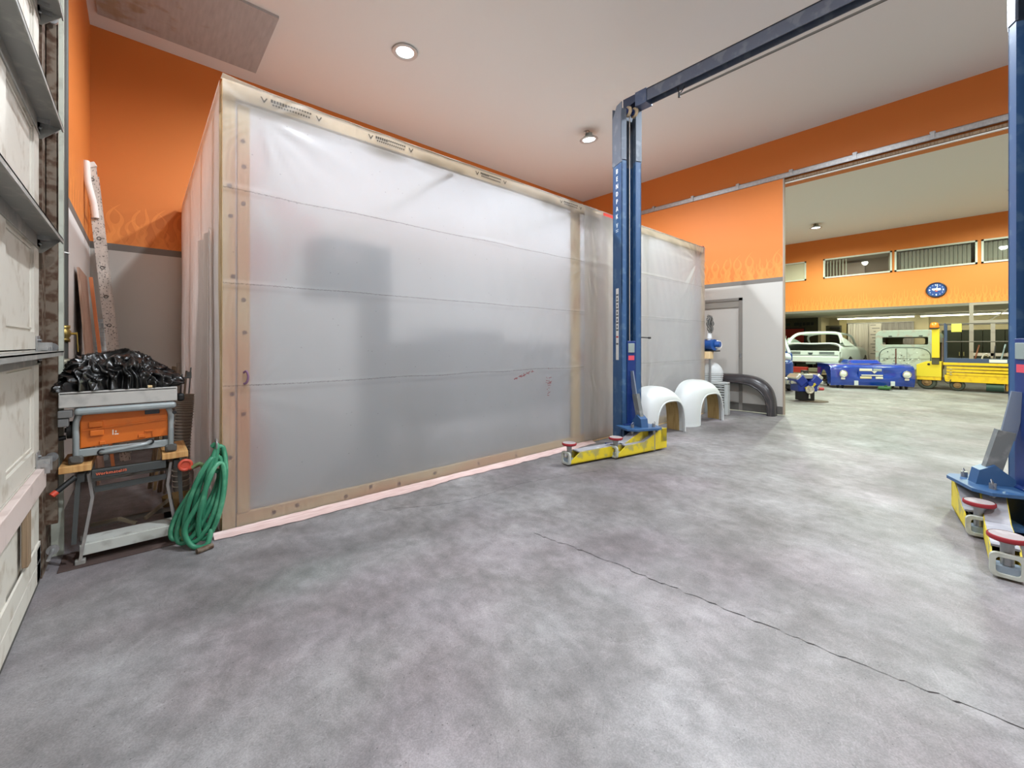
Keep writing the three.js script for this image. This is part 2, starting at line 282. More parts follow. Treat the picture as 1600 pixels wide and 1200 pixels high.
part('office_wall', span(20.71, 20.8, 2.6, CEILING, -6.75, 4.0), M(0xb5b2a2, 0.7), mz);
part('office_ceiling', span(FX + 0.14, 20.7, 4.5, CEILING, -6.75, 4.0), M(0xb5b2a8, 0.8), mz);
part('office_partition', span(FX + 0.3, 20.6, 2.6, 4.5, -1.95, -1.85), M(0x8e8a7c, 0.7), mz);
part('office_door', span(20.57, 20.6, 2.6, 4.4, -3.6, -2.9), M(0xdad6c6, 0.6), mz);
const wback = struct('wall_rear', 'cream rear wall of the low room under the mezzanine', 'wall');
part('rear_paint', span(23.0, 23.2, 0, 2.4, -6.75, 4.0), cream, wback);
part('side_return', span(21.6, 23.0, 0, 2.4, -4.58, -4.47), cream, wback);
part('dark_wall', span(21.6, 21.7, 0, 2.4, -6.75, -4.58), M(0x45432f, 0.7), wback);
part('pilaster', span(22.65, 23.0, 0, 2.4, -4.05, -3.8), M(0xcabd8c, 0.7), wback);
part('pilaster', span(22.7, 23.0, 0, 2.4, -1.7, -1.3), cream, wback);
part('lintel', span(22.7, 23.0, 2.16, 2.4, -3.8, -1.7), cream, wback);
// ---------------------------------------------------------------- lamps
const lampGlow = M(0xffffff, 0.5, 0, { emissive: 0xf4faff, emissiveIntensity: 6 });
downlights.forEach(([x, z, drop], i) => {
  const far = x > 9, y = CEILING - drop, hang = drop > 0;
  const where = ['round ceiling downlight flush above the plastic booth', 'round downlight dangling from its wires above the booth', 'round flush downlight over the open floor by the overhead door', 'round flush downlight over the two-post lift', 'round flush downlight beyond the lift near the overhead door', 'round flush downlight beyond the blue lift beam',
    'round downlight in the far bay above the engine', 'round downlight dangling in the far bay before the windows', 'round flush downlight of the far bay behind the lift column', 'round flush downlight of the far bay above the yellow platform'][i];
  const t = thing('ceiling_downlight', where, 'ceiling lamp', [x, y, z], 0, 'ceiling downlights');
  const tilt = hang && i === 1 ? 0.12 : 0, head = new THREE.Group(); 
  part('trim_ring', lathe([[0.105, 0.004], [0.15, -0.004], [0.158, -0.014], [0.15, -0.024], [0.112, -0.02], [0.105, -0.01]], 0, 0, 0, 0, 0, tilt), M(0xb9bdbc, 0.4, 0.3), t);
  part('lens', lathe([[0.0001, -0.020], [0.06, -0.02], [0.108, -0.012]], 0, 0, 0, 0, 0, tilt), lampGlow, t);
  if (hang) {
    part('lamp_can', lathe([[0.108, 0.0], [0.1, 0.03], [0.062, 0.045], [0.062, 0.085], [0.0001, 0.085]], 0, 0, 0, 0, 0, tilt), M(0xaab4b2, 0.45, 0.4), t);
    part('wire', [tube([[0, 0.08, 0], [0.02, 0.11, 0.01], [-0.02, 0.14, 0], [0, drop, 0]], 0.004, 16, 6), tube([[-0.07, 0.03, 0], [-0.1, 0.09, 0.02], [-0.04, 0.13, 0], [0, drop, 0]], 0.004, 16, 6)], darkSteel, t);
    part('spring_clip', [box(0.07, 0.004, 0.02, -0.1, 0.1, 0.0, 0, 0, 0.4)], darkSteel, t);
  }
  const l = new THREE.SpotLight(0xf0f8ff, far ? FAR_POWER : LAMP_POWER, 0, 1.5, 0.35, 2);
  if (far) l.color.set(0xebfde2);
  l.position.set(x, y - 0.05, z); l.target.position.set(x, 0, z); l.castShadow = true; l.shadow.radius = 5; l.shadow.mapSize.set(1024, 1024); scene.add(l, l.target);
});
for (const [z0, z1, where] of [[-4.0, -1.62, 'in front of the plastic strip curtain'], [-1.5, 0.85, 'above the dark cabinets'], [0.95, 3.3, 'past the blue lift post']]) {
  const t = thing('fluorescent_fixture', 'long bare fluorescent batten under the mezzanine, ' + where, 'ceiling lamp', [22.0, 2.3, (z0 + z1) / 2], 0, 'fluorescent battens');
  const L = z1 - z0; part('batten', span(-0.05, 0.05, 0.03, 0.1, -L / 2, L / 2), white, t);
  part('fluorescent_tube', rod([-0.02, 0.005, -L / 2 + 0.03], [-0.02, 0.005, L / 2 - 0.03], 0.019), M(0xffffff, 0.5, 0, { emissive: 0xfffbd8, emissiveIntensity: 7 }), t);
  const r = new THREE.RectAreaLight(0xfff6cf, 12, L, 0.08); r.position.set(21.98, 2.27, (z0 + z1) / 2); r.rotation.set(-Math.PI / 2, 0, Math.PI / 2); scene.add(r);
}
{ const r = new THREE.RectAreaLight(0xfff3d8, 5, 0.6, 0.6); r.position.set(19.2, 4.46, -3.0); r.rotation.x = -Math.PI / 2; scene.add(r);
  const t = thing('office_ceiling_light', 'small bright ceiling light seen inside the mezzanine office', 'ceiling lamp', [19.2, 4.49, -3.0]); part('trim_ring', ring(0.32, 0.012, 0, 0, 0, Math.PI / 2), white, t); part('lens', cyl(0.3, 0.3, 0.02, 0, 0, 0), lampGlow, t); }
// ---------------------------------------------------------------- overhead door
const gd = struct('door_1', 'white sectional overhead door with grey struts and hinged rollers', 'door');
{
  const X = -0.40, z1 = -3.30, z0 = 0.7, SH = 0.603, pale = doorPaint, strutM = doorGrey;
  for (let s = 0; s < 6; s++) {
    const y0 = 0.02 + s * SH, y1 = y0 + SH - 0.006, low = s === 0;
    const sec = part('door_section', span(X - 0.05, X - 0.012, y0, y1, z1, z0), pale, gd);
    part('rail', [span(X - 0.012, X, y1 - 0.075, y1, z1, z0)], pale, sec); part('rail', [span(X - 0.012, X, y0, y0 + 0.085, z1, z0)], pale, sec);
    for (const [a, b] of [[z1, z1 + 0.13], [z1 + 0.72, z1 + 0.82], [z1 + 1.42, z1 + 1.52], [z1 + 2.12, z1 + 2.22], [z0 - 0.13, z0]]) part('stile', span(X - 0.012, X, y0 + 0.085, y1 - 0.075, a, b), pale, sec);
    for (const [a, b] of [[z1 + 0.13, z1 + 0.72], [z1 + 0.82, z1 + 1.42]]) part('panel_bead', [span(X - 0.012, X - 0.006, y0 + 0.1, y0 + 0.108, a + 0.015, b - 0.015), span(X - 0.012, X - 0.006, y1 - 0.098, y1 - 0.09, a + 0.015, b - 0.015), span(X - 0.012, X - 0.006, y0 + 0.1, y1 - 0.09, a + 0.015, a + 0.023), span(X - 0.012, X - 0.006, y0 + 0.1, y1 - 0.09, b - 0.023, b - 0.015)], pale, sec);
    if (low) { part('bottom_seal', span(X - 0.055, X + 0.004, 0.0, 0.03, z1, z0), M(0x4a4743, 0.9), sec); part('groove_board', [span(X, X + 0.008, 0.03, 0.12, z1 + 0.02, z0), span(X, X + 0.008, 0.13, 0.22, z1 + 0.02, z0)], pale, sec);
      part('wooden_batten', rspan(0.006, X, X + 0.022, 0.24, 0.5, -2.93, -2.86), oldWood, sec, 'bare brown wooden batten screwed on the white panel'); }
    // strut at the joint above: a galvanised hat profile
    if (s < 5) {
      const y = y1, m = s === 0 ? dusty([206, 190, 184], [186, 168, 162], 0.6, 40) : strutM;
      if (s === 0) part('strut', [rspan(0.004, X, X + 0.03, y - 0.115, y - 0.005, z1 + 0.03, z0)], m, sec, 'wide pinkish painted reinforcing strut');
      else part('strut', [span(X, X + 0.09, y - 0.012, y - 0.006, z1 + 0.0, z0), span(X + 0.084, X + 0.09, y - 0.03, y - 0.006, z1, z0), span(X, X + 0.006, y - 0.075, y - 0.006, z1, z0), ...(s > 1 ? [ext([[0, 0], [0.09, 0], [0.012, -0.085], [0, -0.085]], 0.004, X, y - 0.006, z1, 0, 0, 0), bar([X + 0.088, y - 0.01, z0], [X + 0.088, y - 0.01, z1], 0.004, 0.006)] : [])], m, sec);
      // end hinge with its roller
      const zz = z1 + 0.05;
      const h = part('hinge', [rspan(0.003, X, X + 0.006, y - 0.07, y + 0.075, zz - 0.045, zz + 0.045), span(X + 0.006, X + 0.05, y - 0.035, y + 0.04, zz - 0.04, zz - 0.034), span(X + 0.006, X + 0.05, y - 0.035, y + 0.04, zz + 0.034, zz + 0.04), rod([X + 0.035, y + 0.01, zz - 0.06], [X + 0.035, y + 0.01, zz + 0.06], 0.012)], galv, sec);
      part('roller', [rod([X + 0.036, y + 0.012, zz - 0.06], [X + 0.036, y + 0.012, zz - 0.16], 0.006), cyl(0.025, 0.025, 0.014, X + 0.036, y + 0.012, zz - 0.15, Math.PI / 2)], steel, h);
      for (const dy of [-0.05, 0.05]) part('bolt', cyl(0.008, 0.008, 0.012, X + 0.01, y + dy, zz, 0, 0, Math.PI / 2, 6), steel, h);
    }
  }
  const bb = part('bottom_bracket', [span(X, X + 0.008, 0.03, 0.2, z1 + 0.01, z1 + 0.11), rod([X + 0.04, 0.12, z1 + 0.06], [X + 0.04, 0.12, z1 - 0.1], 0.008), cyl(0.025, 0.025, 0.016, X + 0.04, 0.12, z1 - 0.09, Math.PI / 2)], galv, gd);
}
{
  const t = struct('trim_1', 'rusty steel door jamb with the vertical roller track', 'door jamb');
  part('jamb_channel', [span(-0.43, -0.392, 0, 3.6, -3.63, -3.33), span(-0.44, -0.43, 0, 3.6, -3.66, -3.30)], rust, t);
  part('roller_track', [span(-0.392, -0.388, 0.25, 3.5, -3.46, -3.43), span(-0.392, -0.345, 0.25, 3.5, -3.434, -3.43), span(-0.349, -0.345, 0.25, 3.5, -3.46, -3.43)], rust, t);
  part('angle_flange', [span(-0.43, -0.342, 0.0, 3.6, -3.636, -3.628), span(-0.348, -0.342, 0, 3.6, -3.66, -3.63)], dusty([196, 200, 186], [170, 172, 160], 0.6, 33), t, 'pale painted steel angle');
  for (const y of [1.07, 1.01]) part('mounting_hole', span(-0.392, -0.3905, y - 0.018, y + 0.018, -3.53, -3.49), M(0xe8e6e0, 0.7), t, 'square hole with white paint behind');
  for (const y of [0.95, 1.64, 0.55, 0.42]) part('bolt', [cyl(0.012, 0.012, 0.02, -0.385, y, -3.52, 0, 0, Math.PI / 2, 6), box(0.004, 0.03, 0.03, -0.39, y, -3.52)], darkSteel, t);
}
{
  const t = thing('gas_pipe', 'dark vertical pipe with brass ball valve beside the door jamb', 'pipe', [-0.375, 0, -4.0]);
  part('riser', [cyl(0.021, 0.021, 3.5, 0, 3.12, 0), cyl(0.021, 0.021, 0.12, 0, 1.21, 0), cyl(0.024, 0.02, 0.09, 0, 1.04, 0)], M(0x4b4a46, 0.6, 0.3), t);
  const v = part('ball_valve', [lathe([[0.001, 1.265], [0.03, 1.265], [0.03, 1.285], [0.024, 1.29], [0.034, 1.31], [0.034, 1.335], [0.024, 1.35], [0.03, 1.355], [0.03, 1.375], [0.001, 1.375]], 0, 0, 0)], M(0xa08a50, 0.35, 0.9), t, 'brass ball valve');
  part('valve_lever', [rod([0.03, 1.32, 0], [0.06, 1.32, 0.0], 0.008), bar([0.06, 1.33, 0], [0.066, 1.2, 0.01], 0.014, 0.004)], M(0xa4873c, 0.4, 0.6), v);
  part('union', lathe([[0.001, 1.09], [0.034, 1.09], [0.036, 1.1], [0.03, 1.115], [0.036, 1.13], [0.034, 1.155], [0.001, 1.155]], 0, 0, 0, 0, 0, 0, 8), M(0x96907e, 0.5, 0.6), t);
  part('elbow', [tube([[0, 1.02, 0], [0, 0.985, 0], [0.02, 0.965, 0.01], [0.06, 0.96, 0.03]], 0.024, 14, 10)], M(0xb0612c, 0.35, 0.8), t, 'copper elbow');
  part('pipe_clamp', [ring(0.023, 0.005, 0, 1.85, 0, Math.PI / 2), span(-0.05, 0, 1.845, 1.855, -0.01, 0.01)], white, t);
}
// ---------------------------------------------------------------- the plastic spray booth
const booth = thing('plastic_spray_booth', 'timber framed spray booth wrapped in translucent white plastic sheet', 'booth', [0.4, 0, -3.34]);
{
  const L = 7.19, H = 2.995, D = 3.36;                           // local: x along the front, z negative into the booth
  const boothMapRand = seed(44);
  const smears = []; for (let i = 0; i < 420; i++) smears.push([boothMapRand() * L, 0.3 + boothMapRand() * 2.6, 0.004 + boothMapRand() * boothMapRand() * 0.02]);
  const sheetMap = canvas(2048, 1024, (c, w, h) => {
    const sx = w / L, sy = h / H, X = (x) => x * sx, Y = (y) => h - y * sy;
    c.fillStyle = '#f1efec'; c.fillRect(0, 0, w, h);
    const blob = (x, y, rx, ry, col) => { c.save(); c.translate(X(x), Y(y)); c.scale(rx * sx, ry * sy); const g = c.createRadialGradient(0, 0, 0, 0, 0, 1); g.addColorStop(0, col); g.addColorStop(1, col.replace(/[\d.]+\)$/, '0)')); c.fillStyle = g; c.fillRect(-1, -1, 2, 2); c.restore(); };
    const r = seed(12);
    // overspray: pink and grey clouds of paint dust with specks
    for (let i = 0; i < 16; i++) blob(r() * L, r() * 0.12, 0.2 + r() * 0.5, 0.04 + r() * 0.06, 'rgba(232,204,198,0.25)');
    for (let i = 0; i < 26; i++) blob(0.03 + r() * 0.2, 0.2 + r() * 2.4, 0.05 + r() * 0.14, 0.2 + r() * 0.3, 'rgba(234,206,200,0.3)');
    for (let i = 0; i < 10; i++) blob(0.15 + r() * 0.5, 1.6 + r() * 0.8, 0.06 + r() * 0.1, 0.08 + r() * 0.2, 'rgba(238,214,212,0.3)');
    for (let i = 0; i < 16; i++) blob(3.5 + r() * 0.7, 0.8 + r() * 2, 0.05 + r() * 0.12, 0.06 + r() * 0.2, 'rgba(214,182,178,0.25)');
    for (let i = 0; i < 40; i++) blob(r() * L, 2.84 + r() * 0.08, 0.1 + r() * 0.35, 0.04 + r() * 0.05, 'rgba(150,140,122,0.3)');
    for (let i = 0; i < 14; i++) blob(3.2 + r() * 1.3, 2.72 + r() * 0.16, 0.1 + r() * 0.2, 0.04 + r() * 0.06, 'rgba(104,92,80,0.35)');
    c.fillStyle = 'rgba(90,84,80,0.5)'; for (const [x, y, q] of smears) if (r() > 0.3) c.fillRect(X(x), Y(y), 1 + q * 60, 1.2);
    // red paint strokes
    c.strokeStyle = 'rgba(196,60,58,0.75)'; c.lineWidth = 2;
    const scribble = (x, y, dx, dy, n) => { for (let i = 0; i < n; i++) { const a = x + dx * r(), b = y + dy * r(); c.beginPath(); c.moveTo(X(a), Y(b)); c.lineTo(X(a + (r() - 0.2) * 0.06), Y(b + (r() - 0.3) * 0.03)); c.stroke(); } };
    for (let i = 0; i < 5; i++) scribble(2.55 + i * 0.06, 0.86 + i * 0.016, 0.05, 0.02, 5);
    scribble(3.05, 0.78, 0.04, 0.2, 9); scribble(3.07, 0.62, 0.03, 0.2, 10);
    c.strokeStyle = 'rgba(206,60,54,0.5)'; scribble(3.95, 1.33, 0.12, 0.05, 26);
    // dirt caught in the three fold creases
    for (const yc of [0.96, 1.65, 2.28]) for (let i = 0; i < 1400; i++) { const x = i / 1400 * L; c.fillStyle = `rgba(96,88,84,${0.2 + 0.35 * r()})`; c.fillRect(X(x), Y(yc + 0.012 * noise(x * 2, yc) + (r() - 0.5) * 0.004), 2, 1 + r()); }
    // printing carried on the film along the top: two ticks and rows of tiny unreadable print
    const print = (x, y) => { c.fillStyle = 'rgba(60,54,46,0.85)'; c.strokeStyle = c.fillStyle; c.lineWidth = 2; for (const q of [0, 0.36]) { c.beginPath(); c.moveTo(X(x + q), Y(y + 0.03)); c.lineTo(X(x + q + 0.018), Y(y)); c.lineTo(X(x + q + 0.036), Y(y + 0.03)); c.stroke(); } for (let k = 0; k < 15; k++) c.fillRect(X(x + 0.06 + k * 0.018), Y(y + 0.035), 3.4, k < 6 ? 7 : 4); for (let k = 0; k < 14; k++) c.fillRect(X(x + 0.07 + k * 0.018), Y(y + 0.005), 3, 4); };
    for (const x of [0.22, 0.98, 2.06, 3.3]) print(x, 2.925);
  });
  const W = (x, y) => {                                          // how far the film stands off its frame
    const belly = Math.sin(clamp((x - 0.2) / 3.4) * Math.PI) * Math.sin(clamp((y - 0.15) / 2.7) * Math.PI) * 0.02;
    let d = belly + 0.004 * noise(x * 1.6, y * 1.1, 4) + 0.0025 * noise(x * 7 + y * 2, y * 2.2 - x, 6);
    for (const [yc] of [[0.96], [1.65], [2.28]]) d += 0.009 * Math.exp(-Math.pow((y - yc - 0.012 * noise(x * 2, yc)) / 0.009, 2));
    const fan = (cx, cy, r0, amp, k) => { const dx = x - cx, dy = y - cy, r = Math.hypot(dx, dy), a = Math.atan2(dy, dx); return 0.55 * amp * Math.exp(-r / r0) * (noise(a * k * 0.28, cx * 3, 2) * 1.7 + 0.15 * noise(a * k, r * 2, 4)) * sm(0.02, 0.25, r); };
    d += fan(0.22, 2.82, 0.4, 0.03, 14) + fan(3.75, 2.2, 0.28, 0.03, 15) + fan(0.1, 0.9, 0.35, 0.02, 14) + fan(3.8, 2.85, 0.35, 0.025, 14) + fan(6.9, 2.7, 0.7, 0.045, 13) + fan(5.2, 0.4, 0.9, 0.05, 12) + fan(3.75, 1.0, 0.5, 0.02, 14);
    d += 0.012 * sm(0.9, 0.0, Math.abs(y - 1.3)) * noise((x - y * 0.35) * 9, 1, 3) * sm(1.6, 3.2, x) * sm(4.2, 3.3, x);
    return d;
  };
  const clear = (c, tr, rough, map) => M(c, rough, 0, { transmission: tr, thickness: 0, ior: 1.4, ...(map ? { map } : {}) });
  // inner film behind the frame: it scatters what stands inside
  part('inner_sheet', shell((u, v) => { const x = 0.02 + u * (L - 0.04), y = 0.03 + v * (H - 0.05); return [x, y, -0.012 + 0.004 * noise(x * 2, y * 2, 6)]; }, 60, 30, 0.0015), M(0xeceff4, 0.42, 0, { transmission: 0.7, thickness: 0.002, ior: 1.25 }), booth, 'hazy inner film');
  part('plastic_sheet', surf((u, v) => { const x = u * L, y = 0.02 + v * (H - 0.02); return [x, y, 0.048 + Math.max(-0.003, W(x, y))]; }, 300, 130), clear(0xeaebee, 0.84, 0.42, sheetMap), booth, 'hazy translucent plastic film with creases and pink overspray', true);
  // the overlap of a second sheet beside the middle stud
  part('overlap_sheet', surf((u, v) => { const x = 3.68 + u * 0.66, y = 0.06 + v * 2.86; return [x, y, 0.095 + 0.012 * Math.sin(u * 9 + y * 0.6) * (0.4 + 0.6 * Math.sin(v * 3.1)) + 0.014 * noise(x * 8, y * 1.6, 9) + Math.max(0, W(x, y))]; }, 60, 80), clear(0xd6cec8, 0.8, 0.42), booth, 'second sheet lapped over beside the middle stud');
  part('roof_sheet', surf((u, v) => [0.02 + u * (L - 0.04), H - 0.03 - 0.06 * Math.sin(u * 9.42) * Math.sin(v * 3.14) + 0.01 * noise(u * 20, v * 9), -D * (v) - 0.01], 60, 20), clear(0xf6f5f3, 0.9, 0.8), booth);
  // left side: film with a hanging door flap
  part('plastic_sheet', shell((u, v) => { const z = -D * u, y = 0.02 + v * (H - 0.02); const k = 1 - Math.pow(v, 5); return [-0.01 - k * 0.01 * noise(z * 1.8, y * 0.9, 2) - k * 0.012 * Math.abs(noise(z * 6, y * 0.35, 8)), y, z]; }, 90, 60, 0.0015), clear(0xf3eeec, 0.85, 0.8), booth);
  part('door_flap', shell((u, v) => { const y = 0.05 + v * 2.0, z = -0.16 - u * (0.95 - 0.25 * v); return [-0.045 - 0.02 * Math.sin(u * 16 + v * 2) * (0.4 + u) - 0.015 * noise(z * 5, y * 1.3, 3), y, z]; }, 50, 40, 0.0015), clear(0xefebe8, 0.6, 0.85), booth, 'hanging plastic flap of the side entrance');
  part('right_end_sheet', shell((u, v) => { const z = -D * (1 - u), y = 0.02 + v * (H - 0.02); return [L + 0.012 + 0.01 * noise(z * 2, y, 5), y, z]; }, 30, 30, 0.0015), clear(0xf3efea, 0.5, 0.9), booth);
  part('back_sheet', shell((u, v) => [L * (1 - u), 0.02 + v * (H - 0.02), -D + 0.02 + 0.01 * noise(u * 9, v * 4, 3)], 40, 20, 0.0015), clear(0xf3f1ee, 0.2, 0.95), booth);
  // frame
  const st = (x0, x1, y0, y1, z0, z1, name = 'stud') => part(name, span(x0, x1, y0, y1, z0, z1), pine, booth);
  st(0.0, 0.072, 0.0, 2.89, 0.0, 0.04); st(0.086, 0.156, 0.115, 2.86, 0.0, 0.034); st(0, 0.04, 0.0, H, -0.36, -0.27);
  st(3.54, 3.63, 0.115, 2.89, 0, 0.04); st(3.64, 3.68, 0.115, 2.89, 0.0, 0.036); st(L - 0.04, L, 0, H, 0, 0.04); st(5.35, 5.39, 0.115, 2.92, -0.1, -0.02);
  for (const z of [-1.1, -2.2, -D]) { st(0, 0.04, 0, H - 0.05, z, z + 0.09); st(L - 0.04, L, 0, H - 0.05, z, z + 0.09); }
  st(0, L, 2.89, H, 0.0, 0.04, 'top_plate'); st(0, L, 2.92, H - 0.06, -D, -D + 0.04, 'top_plate'); st(0, 0.04, 2.92, H, -D + 0.04, -0.0, 'top_plate'); st(L - 0.04, L, 2.92, H, -D + 0.04, -0.0, 'top_plate');
  st(0.08, L, 0.0, 0.11, 0.0, 0.04, 'bottom_plate'); st(0, 0.04, 0, 0.09, -D + 0.1, -0.02, 'bottom_plate');
  for (const x of [1.8, 3.6, 5.4]) st(x, x + 0.04, 2.86, H - 0.11, -D + 0.05, -0.02, 'roof_joist');
  // taped lip of film folded over the top plate, and the pink skirt on the floor
  part('top_lip', shell((u, v) => { const x = u * L; return [x, H + 0.006 - 0.012 * v + 0.006 * noise(x * 5, v) + 0.03 * Math.exp(-x * 3), 0.055 - 0.1 * (1 - v) + 0.006 * noise(x * 9, 3)]; }, 160, 6, 0.001), clear(0xe7e3dc, 0.4, 0.5), booth);
  part('floor_skirt', shell((u, v) => { const x = -0.05 + u * 3.95, e = 0.075 + 0.04 * noise(x * 2.2, 4) + 0.02 * noise(x * 9, 2); return [x, 0.028 * Math.pow(1 - v, 2) + 0.003 + 0.005 * Math.abs(noise(x * 11, v * 4)), 0.054 + v * e]; }, 160, 10, 0.0012), M(0xffffff, 0.45, 0, { map: data(256, 64, (u, v) => { const n = fbm(u * 30, v * 8, 3, 4); return [0.78 + n * 0.12, 0.68 + n * 0.16, 0.665 + n * 0.16]; }) }), booth, 'pink dusted film skirt lying on the floor', true);
  for (const [x0, x1] of [[4.12, 4.46]]) part('red_tape', box(x1 - x0, 0.045, 0.004, (x0 + x1) / 2, 2.95, 0.07), M(0xc9302a, 0.4), booth, 'strip of red tape');
  part('red_tape', box(0.05, 0.05, 0.05, L + 0.005, 3.0, 0.0), M(0x7e2a34, 0.5), booth);
  for (const [x, y] of [[0.115, 2.62], [0.122, 2.45], [0.04, 2.3], [0.045, 2.1], [0.118, 2.2], [0.12, 1.55], [0.125, 1.33], [0.06, 1.7], [0.055, 0.92], [0.12, 0.78], [0.04, 0.5], [0.3, 0.07], [0.45, 0.08], [0.8, 0.06], [1.0, 0.09], [1.25, 0.06], [1.6, 0.08], [2.1, 0.07], [2.6, 0.06]]) part('knot', cyl(0.014, 0.014, 0.004, x, y, x > 0.08 && y > 0.2 ? 0.0345 : 0.0405, Math.PI / 2, 0, 0, 10), M(0x6b4a30, 0.8), booth);
  const pt = part('pull_tie', tube([[0.118, 1.06, 0.05], [0.13, 1.07, 0.07], [0.14, 1.03, 0.075], [0.13, 0.99, 0.065], [0.12, 0.985, 0.05]], 0.007, 20, 8), M(0x7a5a78, 0.6), booth, 'twisted purple tie on the corner');
}
// shapes standing inside the booth, seen through the film only as blurs
{
  const b = M(0x0b3d58, 0.5), c2 = M(0x1a3048, 0.55);
  const t = thing('machine_on_post', 'tall blue-grey machine on a post blurred inside the plastic booth', 'machine', [1.1, 0, -3.9]);
  part('head', rspan(0.06, 0.0, 0.72, 1.66, 2.2, -0.25, 0.15), b, t); part('head_plate', rspan(0.02, 0.1, 0.4, 1.98, 2.1, 0.15, 0.17), M(0xc9b9ba, 0.5), t);
  part('post', rspan(0.02, 0.5, 0.72, 0.1, 1.7, -0.2, 0.1), b, t); part('foot', rspan(0.02, 0.25, 0.85, 0.0, 0.1, -0.35, 0.2), c2, t);
  const k = thing('long_body_panel', 'long low grey-blue body blurred behind the plastic film', 'vehicle body', [1.95, 0, -3.75]);
  part('bed_side', rspan(0.05, 0.0, 2.35, 0.45, 1.28, -0.9, 0.1), c2, k); part('cab_side', rspan(0.1, 0.6, 1.3, 1.25, 1.42, -0.9, 0.0), c2, k);
  for (const x of [0.3, 1.9]) for (const z of [-0.4, -0.75]) part('stand', span(x, x + 0.06, 0, 0.46, z, z + 0.1), M(0x6a6455, 0.6), k);
}
